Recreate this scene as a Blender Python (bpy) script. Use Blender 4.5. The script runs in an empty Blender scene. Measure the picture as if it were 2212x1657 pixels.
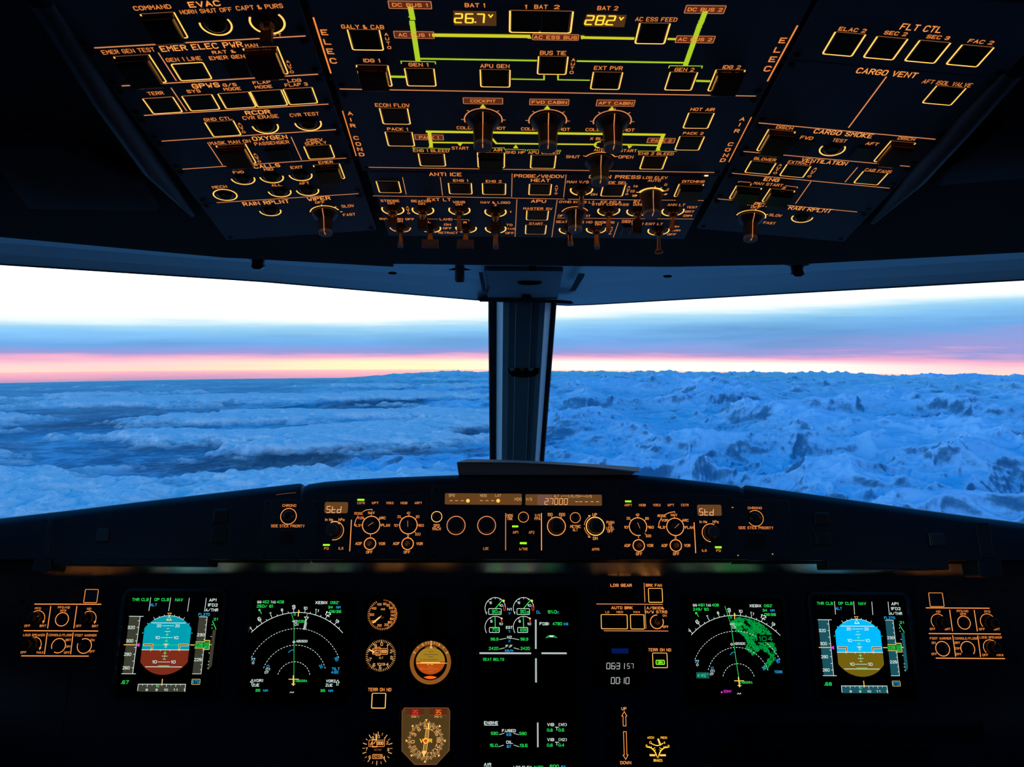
import bpy, math, random
import numpy as np
from mathutils import Vector, Matrix
random.seed(7)
D2R = math.pi/180
scene = bpy.context.scene
COL = scene.collection

# ------------------------------------------------------------------ camera
FPX, IW, IH = 1700.0, 2212.0, 1657.0
CAM = Vector((-0.02, 0.0, 1.25))
_psi, _th, _rho = 0.67*D2R, 6.3*D2R, 0.0105
_f = Vector((math.sin(_psi)*math.cos(_th), math.cos(_psi)*math.cos(_th), -math.sin(_th)))
_r0 = Vector((math.cos(_psi), -math.sin(_psi), 0))
_u0 = _r0.cross(_f)
CR = _r0*math.cos(_rho) + _u0*math.sin(_rho)
CU = _u0*math.cos(_rho) - _r0*math.sin(_rho)
CF = _f
cd = bpy.data.cameras.new('camera'); cam = bpy.data.objects.new('camera', cd); COL.objects.link(cam)
cd.sensor_width = 36; cd.lens = 36*FPX/IW; cd.clip_start = 0.02; cd.clip_end = 1.2e6
cam.matrix_world = Matrix(((CR.x, CU.x, -CF.x, CAM.x), (CR.y, CU.y, -CF.y, CAM.y), (CR.z, CU.z, -CF.z, CAM.z), (0, 0, 0, 1)))
scene.camera = cam

def ray(px, py):
    return CR*((px-IW/2)/FPX) + CU*((IH/2-py)/FPX) + CF
def W(px, py, d):
    return CAM + ray(px, py)*d
# true vertical outside (the aircraft is climbing and banked a little)
LEVEL_Y, LEVEL_SLOPE = 741.0, 0.004
UP = ray(IW/2+1000, LEVEL_Y+1000*LEVEL_SLOPE).cross(ray(IW/2, LEVEL_Y)).normalized()
if UP.z < 0: UP = -UP
EF = (CF - UP*CF.dot(UP)).normalized(); ER = EF.cross(UP).normalized()

# ------------------------------------------------------------------ view, world
vs = scene.view_settings
vs.view_transform = 'Standard'; vs.look = 'None'; vs.exposure = 0.0; vs.gamma = 1.0; vs.use_curve_mapping = False
scene.cycles.max_bounces = 8; scene.cycles.transparent_max_bounces = 24
scene.cycles.caustics_reflective = False; scene.cycles.caustics_refractive = False
scene.cycles.sample_clamp_indirect = 3.0

world = bpy.data.worlds.new('dawn_sky'); scene.world = world; world.use_nodes = True
nt = world.node_tree; nt.nodes.clear()
def N(nt, typ, **kw):
    n = nt.nodes.new(typ)
    for k, v in kw.items():
        if k.startswith('i_'): n.inputs[int(k[2:])].default_value = v
        else: setattr(n, k, v)
    return n
def ramp(nt, stops, interp='LINEAR'):
    r = nt.nodes.new('ShaderNodeValToRGB'); cr = r.color_ramp; cr.interpolation = interp
    while len(cr.elements) < len(stops): cr.elements.new(0.5)
    for e, (p, c) in zip(cr.elements, stops): e.position = p; e.color = (c[0], c[1], c[2], 1)
    return r
def mth(nt, op, a, b=None, c=None, clamp=False):
    m = nt.nodes.new('ShaderNodeMath'); m.operation = op; m.use_clamp = clamp
    for k, v in enumerate((a, b, c)):
        if v is None: continue
        if isinstance(v, (int, float)): m.inputs[k].default_value = v
        else: nt.links.new(v, m.inputs[k])
    return m.outputs[0]
def vdot(nt, vsock, vec):
    n = nt.nodes.new('ShaderNodeVectorMath'); n.operation = 'DOT_PRODUCT'
    nt.links.new(vsock, n.inputs[0]); n.inputs[1].default_value = vec
    return n.outputs['Value']
tc = N(nt, 'ShaderNodeTexCoord'); gen = tc.outputs['Generated']
el = mth(nt, 'MULTIPLY', mth(nt, 'ARCSINE', vdot(nt, gen, UP)), 180/math.pi)          # elevation, degrees
az = mth(nt, 'MULTIPLY', mth(nt, 'ARCTAN2', vdot(nt, gen, ER), vdot(nt, gen, EF)), 180/math.pi)
# streaky high cloud: noise stretched along the horizon
cmb = N(nt, 'ShaderNodeCombineXYZ'); nt.links.new(mth(nt, 'MULTIPLY', az, 0.05), cmb.inputs[0]); nt.links.new(mth(nt, 'MULTIPLY', el, 0.9), cmb.inputs[1])
nz = N(nt, 'ShaderNodeTexNoise'); nz.inputs['Scale'].default_value = 1.6; nz.inputs['Detail'].default_value = 6; nz.inputs['Roughness'].default_value = 0.62
nt.links.new(cmb.outputs[0], nz.inputs['Vector'])
cmb2 = N(nt, 'ShaderNodeCombineXYZ'); nt.links.new(mth(nt, 'MULTIPLY', az, 0.035), cmb2.inputs[0]); nt.links.new(mth(nt, 'MULTIPLY', el, 0.35), cmb2.inputs[1]); cmb2.inputs[2].default_value = 4.2
nz2 = N(nt, 'ShaderNodeTexNoise'); nz2.inputs['Scale'].default_value = 2.2; nz2.inputs['Detail'].default_value = 4
nt.links.new(cmb2.outputs[0], nz2.inputs['Vector'])
# top edge of the cloud band climbs to the right
azr = mth(nt, 'MULTIPLY', mth(nt, 'ADD', az, 4.0), 0.040)
azr = mth(nt, 'MAXIMUM', azr, -0.25)
wob = mth(nt, 'MULTIPLY', mth(nt, 'SUBTRACT', nz.outputs['Fac'], 0.5), 1.1)
hi = mth(nt, 'SUBTRACT', mth(nt, 'ADD', el, wob), mth(nt, 'MULTIPLY', azr, mth(nt, 'MULTIPLY_ADD', el, 0.5, 0.45, clamp=True)))
t = mth(nt, 'MULTIPLY_ADD', hi, 1/12.0, 3.0/12.0)        # -3..9 deg -> 0..1
def e2t(e): return (e+3.0)/12.0
skyr = ramp(nt, [(e2t(-3.0), (0.22, 0.34, 0.72)), (e2t(-2.45), (0.75, 0.52, 0.62)), (e2t(-2.0), (1.15, 0.78, 0.62)), (e2t(-1.45), (1.2, 0.72, 0.72)),
                 (e2t(-1.0), (0.95, 0.46, 0.66)), (e2t(-0.72), (0.36, 0.36, 0.74)), (e2t(-0.1), (0.17, 0.42, 0.84)), (e2t(0.7), (0.24, 0.56, 0.93)),
                 (e2t(1.25), (0.42, 0.76, 0.98)), (e2t(1.75), (0.98, 1.08, 1.12)), (e2t(3.2), (2.0, 2.8, 3.6)), (e2t(8.5), (2.4, 4.0, 5.6))])
nt.links.new(t, skyr.inputs[0])
# more yellow-white glow toward the right
warm = N(nt, 'ShaderNodeMix'); warm.data_type = 'RGBA'; warm.blend_type = 'MIX'
azg = mth(nt, 'MULTIPLY', mth(nt, 'MULTIPLY_ADD', az, 1/16.0, 26/16.0, clamp=True), mth(nt, 'MULTIPLY_ADD', az, -1/9.0, 31/9.0, clamp=True))
azg = mth(nt, 'MULTIPLY_ADD', mth(nt, 'SUBTRACT', nz.outputs['Fac'], 0.5), 0.9, azg, clamp=True)
elg = mth(nt, 'MULTIPLY', mth(nt, 'SUBTRACT', 1.0, mth(nt, 'MULTIPLY', mth(nt, 'ABSOLUTE', mth(nt, 'ADD', el, 1.85)), 1.25), clamp=True), 2.2, clamp=True)
g = mth(nt, 'MULTIPLY', elg, azg)
wcol = ramp(nt, [(0.0, (1.25, 1.0, 0.50)), (0.42, (1.25, 1.08, 0.62)), (0.56, (1.4, 1.25, 1.05)), (1.0, (1.35, 1.05, 1.0))])
nt.links.new(mth(nt, 'MULTIPLY_ADD', az, 1/70.0, 0.5, clamp=True), wcol.inputs[0])
nt.links.new(mth(nt, 'MULTIPLY', g, 0.9, clamp=True), warm.inputs[0]); nt.links.new(skyr.outputs[0], warm.inputs[6]); nt.links.new(wcol.outputs[0], warm.inputs[7])
# thin cloud streak variation in the blue band
var = mth(nt, 'MULTIPLY_ADD', nz2.outputs['Fac'], 1.1, 0.45)
bandm = mth(nt, 'SUBTRACT', 1.0, mth(nt, 'MULTIPLY', mth(nt, 'ABSOLUTE', mth(nt, 'SUBTRACT', hi, 0.2)), 1.0), clamp=True)
vm = mth(nt, 'ADD', mth(nt, 'MULTIPLY', bandm, mth(nt, 'SUBTRACT', var, 1.0)), 1.0)
mul = N(nt, 'ShaderNodeVectorMath', operation='SCALE'); nt.links.new(warm.outputs[2], mul.inputs[0]); nt.links.new(vm, mul.inputs['Scale'])
# upper sky: deep twilight blue
zen = ramp(nt, [(0.0, (1, 1, 1)), (0.085, (1, 1, 1)), (0.16, (0.0, 0.0, 0.0))])
nt.links.new(mth(nt, 'MULTIPLY', el, 1/90.0, clamp=True), zen.inputs[0])
mixz = N(nt, 'ShaderNodeMix'); mixz.data_type = 'RGBA'
nt.links.new(zen.outputs[0], mixz.inputs[0]); mixz.inputs[6].default_value = (0.0, 0.240, 0.77, 1); nt.links.new(mul.outputs[0], mixz.inputs[7])
bg = N(nt, 'ShaderNodeBackground'); bg.inputs['Strength'].default_value = 1.0
wo = N(nt, 'ShaderNodeOutputWorld'); nt.links.new(mixz.outputs[2], bg.inputs['Color']); nt.links.new(bg.outputs[0], wo.inputs['Surface'])

# ------------------------------------------------------------------ materials
MAT = {}
def mat(name, rgb, rough=0.5, metal=0.0, spec=0.5, bump=0.0, bscale=400.0, var=0.0, coat=0.0):
    m = bpy.data.materials.new(name); m.use_nodes = True; nt = m.node_tree
    b = nt.nodes['Principled BSDF']; b.inputs['Base Color'].default_value = (*rgb, 1)
    b.inputs['Roughness'].default_value = rough; b.inputs['Metallic'].default_value = metal
    b.inputs['Specular IOR Level'].default_value = spec; b.inputs['Coat Weight'].default_value = coat
    if bump or var:
        tc = N(nt, 'ShaderNodeTexCoord'); nz = N(nt, 'ShaderNodeTexNoise'); nz.inputs['Scale'].default_value = bscale; nz.inputs['Detail'].default_value = 3
        nt.links.new(tc.outputs['Object'], nz.inputs['Vector'])
        if bump:
            bp = N(nt, 'ShaderNodeBump'); bp.inputs['Strength'].default_value = bump; bp.inputs['Distance'].default_value = 0.0006
            nt.links.new(nz.outputs['Fac'], bp.inputs['Height']); nt.links.new(bp.outputs[0], b.inputs['Normal'])
        if var:
            r = ramp(nt, [(0.3, tuple(c*(1-var) for c in rgb)), (0.7, tuple(c*(1+var) for c in rgb))])
            nt.links.new(nz.outputs['Fac'], r.inputs[0]); nt.links.new(r.outputs[0], b.inputs['Base Color'])
    MAT[name] = m; return m
def emi(name, rgb, s=1.0, sample=False):
    m = bpy.data.materials.new(name); m.use_nodes = True; nt = m.node_tree
    b = nt.nodes['Principled BSDF']; b.inputs['Base Color'].default_value = (0.02, 0.02, 0.02, 1)
    b.inputs['Emission Color'].default_value = (*rgb, 1); b.inputs['Emission Strength'].default_value = s
    m.cycles.emission_sampling = 'AUTO' if sample else 'NONE'
    MAT[name] = m; return m
mat('panel_blue', (0.085, 0.140, 0.230), 0.5, bump=0.3, bscale=900)
mat('housing_black', (0.020, 0.024, 0.034), 0.6, bump=0.4, bscale=600)
mat('glare_black', (0.006, 0.008, 0.013), 0.42, bump=0.25, bscale=500)
mat('fcu_black', (0.007, 0.010, 0.018), 0.5)
mat('main_panel', (0.012, 0.020, 0.036), 0.55, bump=0.25, bscale=600)
mat('bezel', (0.004, 0.005, 0.008), 0.3, bump=0.1)
mat('screen', (0.002, 0.002, 0.003), 0.35, spec=0.08)
mat('button_cap', (0.018, 0.012, 0.008), 0.3)
mat('guard_black', (0.010, 0.010, 0.010), 0.25)
mat('guard_red', (0.15, 0.014, 0.012), 0.2, coat=0.3)
mat('knob_grey', (0.060, 0.050, 0.050), 0.4, bump=0.1)
mat('knob_dark', (0.016, 0.016, 0.02), 0.45)
mat('knob_top', (0.42, 0.50, 0.58), 0.35)
mat('bush_metal', (0.30, 0.17, 0.08), 0.35, metal=0.9)
mat('lever_metal', (0.75, 0.40, 0.18), 0.32, metal=0.85)
mat('lever_paddle', (0.10, 0.055, 0.035), 0.5)
mat('lever_land', (0.30, 0.24, 0.22), 0.5)
mat('tip_clear', (0.45, 0.52, 0.60), 0.15)
mat('screw', (0.02, 0.02, 0.025), 0.35, metal=0.6)
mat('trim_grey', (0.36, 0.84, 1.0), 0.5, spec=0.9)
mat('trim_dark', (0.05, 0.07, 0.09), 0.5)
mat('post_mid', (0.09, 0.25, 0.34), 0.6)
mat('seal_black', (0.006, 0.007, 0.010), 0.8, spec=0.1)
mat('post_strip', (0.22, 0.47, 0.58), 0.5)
mat('lining', (0.012, 0.016, 0.026), 0.8, bump=0.5, bscale=200)
mat('reflector', (0.90, 0.88, 0.84), 0.27, metal=0.95)
mat('paper', (0.10, 0.075, 0.085), 0.8, spec=0.2)
_fm = bpy.data.materials.new('frost'); _fm.use_nodes = True; _nt = _fm.node_tree; _nt.nodes.clear()
_t = N(_nt, 'ShaderNodeBsdfTranslucent'); _t.inputs[0].default_value = (0.9, 0.95, 1, 1); _o = N(_nt, 'ShaderNodeOutputMaterial'); _nt.links.new(_t.outputs[0], _o.inputs[0]); MAT['frost'] = _fm
mat('booklet_cover', (0.16, 0.12, 0.13), 0.6)
mat('placard', (0.045, 0.04, 0.05), 0.6)
mat('dial_black', (0.012, 0.008, 0.004), 0.4)
emi('amber_frame', (1.0, 0.44, 0.085), 1.75, True)
emi('amber_hot', (1.0, 0.55, 0.13), 3.0, True)
emi('amber_dim', (0.30, 0.11, 0.03), 1.0)
emi('amber_text', (0.95, 0.27, 0.055), 0.95)
emi('amber_text2', (1.0, 0.33, 0.07), 1.12)
emi('amber_line', (0.78, 0.27, 0.10), 0.95)
emi('amber_faint', (0.30, 0.10, 0.04), 0.8)
emi('gold', (1.0, 0.50, 0.10), 1.3)
emi('dial_glow', (0.45, 0.15, 0.03), 0.10, True)
emi('bus_green', (0.42, 0.62, 0.02), 1.0)
emi('bus_yellow', (0.62, 0.60, 0.02), 1.0)
emi('led_green', (0.30, 1.0, 0.01), 1.6, True)
emi('box_brown', (0.30, 0.06, 0.02), 0.35)
emi('batt_digit', (1.0, 0.50, 0.03), 1.6)
emi('batt_bg', (0.16, 0.06, 0.015), 0.5)
emi('lcd_bg', (0.30, 0.12, 0.025), 0.42, True)
emi('lcd_bg2', (0.30, 0.14, 0.09), 0.55)
emi('lcd_text', (1.0, 0.45, 0.20), 1.1)
emi('lcd_dim', (0.75, 0.40, 0.18), 0.9)
emi('s_white', (0.80, 0.95, 0.88), 0.95)
emi('s_grey', (0.45, 0.50, 0.50), 1.0)
emi('s_green', (0.02, 0.78, 0.10), 1.0)
emi('s_cyan', (0.02, 0.45, 0.95), 1.0)
emi('s_yellow', (1.0, 0.65, 0.12), 1.05)
emi('s_magenta', (0.85, 0.05, 0.75), 1.0)
emi('s_red', (0.85, 0.03, 0.03), 1.0)
emi('s_terrain', (0.0, 0.30, 0.045), 1.0)
emi('sky_left', (0.0, 0.34, 0.44), 1.0, True)
emi('gnd_left', (0.20, 0.024, 0.008), 1.0, True)
emi('tape_left', (0.045, 0.045, 0.028), 1.0)
emi('sky_right', (0.0, 0.50, 1.0), 1.0, True)
emi('gnd_right', (0.17, 0.115, 0.004), 1.0, True)
emi('tape_right', (0.010, 0.085, 0.11), 1.0)
emi('digit_box', (0.01, 0.16, 0.02), 1.0)
emi('clock_seg', (0.42, 0.44, 0.44), 1.0)
emi('dark_blue_glow', (0.0, 0.008, 0.08), 1.0)
emi('ball_sky', (0.36, 0.20, 0.015), 1.0, True)
emi('ball_gnd', (0.46, 0.07, 0.006), 1.0, True)
emi('ball_ring', (0.30, 0.10, 0.015), 0.9, True)
emi('ball_orange', (1.0, 0.16, 0.01), 1.0)
emi('vor_face', (0.075, 0.042, 0.010), 1.0, True)
emi('dial_white', (1.0, 0.50, 0.17), 0.85)

# ------------------------------------------------------------------ object helpers
def tag(o, label=None, cat=None, group=None, kind=None):
    if label: o['label'] = label
    if cat: o['category'] = cat
    if group: o['group'] = group
    if kind: o['kind'] = kind
    return o
def empty(name, M, label=None, cat=None, group=None, parent=None):
    o = bpy.data.objects.new(name, None); COL.objects.link(o); o.empty_display_size = 0.02
    if parent: o.parent = parent
    o.matrix_world = M if not parent else parent.matrix_world @ M
    return tag(o, label, cat, group)

# stroke font on a 4 x 6 grid
G = {}
for line in """A 00 26 40|12 32
B 00 06 36 45 44 33 03|33 42 41 30 00
C 45 36 16 05 01 10 30 41
D 00 06 26 45 41 20 00
E 40 00 06 46|03 33
F 00 06 46|03 33
G 45 36 16 05 01 10 30 41 43 23
H 00 06|40 46|03 43
I 20 26
J 01 10 30 41 46
K 00 06|46 03 40
L 06 00 40
M 00 06 23 46 40
N 00 06 40 46
O 10 30 41 45 36 16 05 01 10
P 00 06 36 45 44 33 03
Q 10 30 41 45 36 16 05 01 10|22 40
R 00 06 36 45 44 33 03|23 40
S 45 36 16 05 04 13 33 42 41 30 10 01
T 06 46|26 20
U 06 01 10 30 41 46
V 06 20 46
W 06 10 23 30 46
X 00 46|06 40
Y 06 23 46|23 20
Z 06 46 00 40
0 10 30 41 45 36 16 05 01 10
1 15 26 20
2 05 16 36 45 44 00 40
3 05 16 36 45 44 33 42 41 30 10 01|13 33
4 30 36 02 42
5 46 06 03 33 42 41 30 10 01
6 45 36 16 05 01 10 30 41 42 33 03
7 06 46 10
8 13 04 05 16 36 45 44 33 13 02 01 10 30 41 42 33
9 01 10 30 41 45 36 16 05 04 13 43
/ 00 46
. 10 11
: 21 22|24 25
- 03 43
_ 00 40
& 40 04 05 16 25 24 01 10 20 42
( 36 15 11 30
) 16 35 31 10
% 00 46|05 06|40 41
' 25 26
" 15 16|35 36
` 25 34
+ 03 43|25 21
t 16 11 20 30|04 34
d 40 46|43 34 14 03 01 10 30 41
i 20 24|25 26
n 00 04|03 14 34 43 40
g 44 41 30 10|43 34 14 03 02 11 31 42
h 00 06|03 14 34 43 40
a 34 14 03 01 10 30 41|44 40""".split('\n'):
    G[line[0]] = [[(int(q[0]), int(q[1])) for q in s.split()] for s in line[2:].split('|')]
GW = {'I': (2, 2), '1': (1, 2), '.': (1, 1), ':': (2, 2), "'": (2, 2), ' ': (0, 2.4), 'i': (2, 2)}
SEG = {'0': 'abcdef', '1': 'bc', '2': 'abged', '3': 'abgcd', '4': 'fgbc', '5': 'afgcd', '6': 'afgedc', '7': 'abc', '8': 'abcdefg', '9': 'abcdfg',
       'S': 'afgcd', 't': 'fegd', 'd': 'bcdeg', '-': 'g', 'V': 'bcdef'}
SEGP = {'a': ((0, 2), (1, 2)), 'b': ((1, 2), (1, 1)), 'c': ((1, 1), (1, 0)), 'd': ((0, 0), (1, 0)), 'e': ((0, 1), (0, 0)), 'f': ((0, 2), (0, 1)), 'g': ((0, 1), (1, 1))}

class MB:
    """collects shapes in panel coordinates (a right, b up, h toward the viewer)"""
    def __init__(s): s.v = []; s.f = []; s.mi = []; s.m = 0
    def add(s, pts, faces):
        o = len(s.v); s.v += [tuple(p) for p in pts]
        for f in faces: s.f.append(tuple(i+o for i in f)); s.mi.append(s.m)
    def poly(s, pts, h=0.0): s.add([(a, b, h) for a, b in pts], [tuple(range(len(pts)))])
    def loft(s, rings, cap0=True, cap1=True, closed=True):
        n = len(rings[0]); pts = [p for r in rings for p in r]; fs = []
        for k in range(len(rings)-1):
            for i in range(n if closed else n-1):
                j = (i+1) % n; fs.append((k*n+i, k*n+j, (k+1)*n+j, (k+1)*n+i))
        if cap0: fs.append(tuple(range(n))[::-1])
        if cap1: fs.append(tuple((len(rings)-1)*n+i for i in range(n)))
        s.add(pts, fs)
    def prism(s, pts, h0, h1): s.loft([[(a, b, h0) for a, b in pts], [(a, b, h1) for a, b in pts]])
    def box(s, a0, b0, a1, b1, h0, h1): s.prism([(a0, b0), (a1, b0), (a1, b1), (a0, b1)], h0, h1)
    def rr(s, a0, b0, a1, b1, r, n=4):
        out = []
        for cx, cy, q in ((a1-r, b0+r, -90), (a1-r, b1-r, 0), (a0+r, b1-r, 90), (a0+r, b0+r, 180)):
            for k in range(n+1):
                t = (q+90*k/n)*D2R; out.append((cx+r*math.cos(t), cy+r*math.sin(t)))
        return out
    def rbox(s, a0, b0, a1, b1, r, h0, h1, ch=0.0006):
        ch = min(ch, r*0.9)
        s.loft([[(x, y, h0) for x, y in s.rr(a0, b0, a1, b1, r)], [(x, y, h1-ch) for x, y in s.rr(a0, b0, a1, b1, r)], [(x, y, h1) for x, y in s.rr(a0+ch, b0+ch, a1-ch, b1-ch, max(r-ch, 1e-5))]])
    def lathe(s, a, b, prof, seg=28, tip=None):
        """prof: (radius, h); tip=(da,db): shift per unit height"""
        rings = []
        h0 = prof[0][1]
        for r, h in prof:
            oa, ob = (0, 0) if not tip else (tip[0]*(h-h0), tip[1]*(h-h0))
            rings.append([(a+oa+r*math.cos(2*math.pi*i/seg), b+ob+r*math.sin(2*math.pi*i/seg), h) for i in range(seg)])
        s.loft(rings)
    def ring(s, a, b, ri, ro, h, t0=0, t1=360, seg=48, hb=None):
        n = max(3, int(seg*abs(t1-t0)/360)); pts = []
        for i in range(n+1):
            t = (t0+(t1-t0)*i/n)*D2R
            pts += [(a+ri*math.cos(t), b+ri*math.sin(t), h), (a+ro*math.cos(t), b+ro*math.sin(t), h)]
        s.add(pts, [(2*i, 2*i+1, 2*i+3, 2*i+2) for i in range(n)])
    def disc(s, a, b, r, h, seg=32): s.poly([(a+r*math.cos(2*math.pi*i/seg), b+r*math.sin(2*math.pi*i/seg)) for i in range(seg)], h)
    def stroke(s, pts, w, h=0.0, closed=False):
        P = [Vector((p[0], p[1])) for p in pts]
        P = [p for i, p in enumerate(P) if i == 0 or (p-P[i-1]).length > 1e-7]
        if closed and (P[0]-P[-1]).length < 1e-7: P = P[:-1]
        n = len(P)
        if n < 2: return
        if not closed and (P[0]-P[-1]).length < 1e-7 and n > 3: closed = True; P = P[:-1]; n -= 1
        L = []; R = []
        for i in range(n):
            d1 = (P[i]-P[i-1]) if (i > 0 or closed) else None
            d2 = (P[(i+1) % n]-P[i]) if (i < n-1 or closed) else None
            if d1 is None: d1 = d2
            if d2 is None: d2 = d1
            d1 = d1.normalized(); d2 = d2.normalized()
            n1 = Vector((-d1.y, d1.x)); n2 = Vector((-d2.y, d2.x)); m = n1+n2
            if m.length < 1e-4: m = n1
            m = m.normalized(); k = 1/max(0.45, m.dot(n1))
            c = P[i].copy()
            if not closed and i == 0: c -= d2*w*0.4
            if not closed and i == n-1: c += d1*w*0.4
            L.append(c+m*(w/2*k)); R.append(c-m*(w/2*k))
        pts3 = [(p.x, p.y, h) for p in L]+[(p.x, p.y, h) for p in R]
        s.add(pts3, [(i, n+i, n+(i+1) % n, (i+1) % n) for i in range(n if closed else n-1)])
    def frame(s, a0, b0, a1, b1, w, h, r=None): s.stroke(s.rr(a0, b0, a1, b1, r or w*1.2, 2), w, h, closed=True)
    def text(s, t, a, b, hh, w=None, h=0.0, sw=None, slant=0.0, rot=0.0, align='c', sp=1.9):
        x = 0; items = []
        for c in t:
            x0, x1 = GW.get(c, (0, 4))
            if c == ' ': x += x1+1.2; continue
            items.append((c, x-x0)); x += (x1-x0)+sp
        tot = x-sp if x > sp else 1.0
        sy = hh/6.0; sx = (w/tot) if w else sy
        if len(t) == 1: sx = min(sx, sy*1.2)
        sw = sw or min(hh*0.17, sx*1.05)
        sy = (hh-sw)/6.0 if hh > sw*2 else sy
        off = {'c': -tot/2, 'l': 0, 'r': -tot}[align]
        cr, sr = math.cos(rot), math.sin(rot)
        for c, ox in items:
            for st in G.get(c, []):
                pts = []
                for (px, py) in st:
                    X = (ox+px+off)*sx; Y = (py-3)*sy; X += slant*Y
                    pts.append((a+X*cr-Y*sr, b+X*sr+Y*cr))
                s.stroke(pts, sw, h)
    def seg7(s, t, a, b, hh, w, h=0.0, sw=None, slant=0.08):
        n = len([c for c in t if c not in '.:']) ; adv = w/n; cw = adv*0.66; sw = sw or hh*0.11; x = a-w/2+adv*0.17
        for c in t:
            if c == '.': s.box(x-adv*0.22, b-hh/2, x-adv*0.22+sw, b-hh/2+sw, h-1e-5, h); continue
            if c == ':':
                for yy in (-0.2, 0.2): s.box(x-adv*0.2, b+yy*hh-sw/2, x-adv*0.2+sw, b+yy*hh+sw/2, h-1e-5, h)
                continue
            for g in SEG.get(c, ''):
                (x0, y0), (x1, y1) = SEGP[g]
                X0 = x+x0*cw; X1 = x+x1*cw; Y0 = (y0/2-0.5)*hh; Y1 = (y1/2-0.5)*hh
                dx, dy = (X1-X0), (Y1-Y0)
                X0 += dx*0.10; X1 -= dx*0.10; Y0 += dy*0.10; Y1 -= dy*0.10
                s.stroke([(X0+slant*Y0, b+Y0), (X1+slant*Y1, b+Y1)], sw, h)
            x += adv
    def build(s, name, mats, parent=None, M=None, off=(0, 0), smooth=False, label=None):
        me = bpy.data.meshes.new(name)
        me.from_pydata([(v[0]-off[0], v[1]-off[1], v[2]) for v in s.v], [], s.f)
        if isinstance(mats, str): mats = [mats]
        for m in mats: me.materials.append(MAT[m])
        if len(mats) > 1: me.polygons.foreach_set('material_index', s.mi)
        if smooth:
            me.polygons.foreach_set('use_smooth', [True]*len(me.polygons))
            me.set_sharp_from_angle(angle=0.6)
        me.update()
        o = bpy.data.objects.new(name, me); COL.objects.link(o)
        if parent: o.parent = parent
        if M is not None: o.matrix_world = M
        if label: o['label'] = label
        return o

class Plane:
    def __init__(s, px, py, d, u, v, org=None):
        s.o = W(px, py, d) if org is None else org
        s.u = Vector(u).normalized(); s.v = Vector(v).normalized(); s.n = s.u.cross(s.v).normalized()
    def p(s, px, py, h=0.0):
        r = ray(px, py); o = s.o+s.n*h
        t = (o-CAM).dot(s.n)/r.dot(s.n); q = CAM+r*t-o
        return (q.dot(s.u), q.dot(s.v))
    def pt(s, a, b, h=0.0): return s.o+s.u*a+s.v*b+s.n*h
    def M(s, a=0, b=0, h=0): 
        q = s.pt(a, b, h)
        return Matrix(((s.u.x, s.v.x, s.n.x, q.x), (s.u.y, s.v.y, s.n.y, q.y), (s.u.z, s.v.z, s.n.z, q.z), (0, 0, 0, 1)))
    def proj(s, a, b, h):
        q = s.pt(a, b, h)-CAM; d = q.dot(CF)
        return (IW/2+FPX*q.dot(CR)/d, IH/2-FPX*q.dot(CU)/d)
    def hfor(s, a, b, py, hmax=0.09):
        lo, hi = 0.0, hmax
        for _ in range(30):
            m = (lo+hi)/2
            if s.proj(a, b, m)[1] < py: lo = m
            else: hi = m
        return lo
# ------------------------------------------------------------------ crops: (origin x, origin y, scale) of the enlargements the measurements were taken from
CROPS = {'A': (180, 0, 3.687), 'B': (300, 230, 4.424), 'C': (660, 0, 3.814), 'D': (1160, 0, 3.814), 'E': (740, 200, 4.424), 'F': (1180, 200, 4.424),
         'G': (780, 360, 5.027), 'H': (1100, 360, 5.027), 'I': (1560, 20, 3.568), 'J': (1520, 230, 4.254),
         'K': (230, 1260, 6.374), 'L': (1730, 1260, 6.374), 'M': (500, 1260, 6.136), 'N': (1460, 1260, 6.136), 'Q': (1010, 1260, 6.627), 'R': (1010, 1500, 8.508),
         'S': (0, 1250, 8.283), 'T': (1980, 1250, 8.285), 'U': (760, 1250, 6.137), 'V': (760, 1470, 8.508), 'W': (1270, 1250, 6.905), 'X': (1270, 1460, 8.41),
         'Y': (560, 1020, 5.821), 'Z': (900, 1040, 5.027), 'a': (1300, 1020, 5.267), 'P': (0, 0, 1.0), 'b': (0, 1020, 3.456), 'c': (1572, 1020, 3.456)}
FWD = Vector((0, math.cos(21.5*D2R), -math.sin(21.5*D2R)))
OC = Plane(1192, 165, 0.64, (1, 0, 0), -FWD)
SA = 5.0*D2R
oL = OC.pt(*OC.p(722, 192)); oR = OC.pt(*OC.p(1652, 207))
OL = Plane(0, 0, 0, Vector((math.cos(SA), 0, 0))-OC.n*math.sin(SA), -FWD, oL)
OR = Plane(0, 0, 0, Vector((math.cos(SA), 0, 0))+OC.n*math.sin(SA), -FWD, oR)

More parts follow.
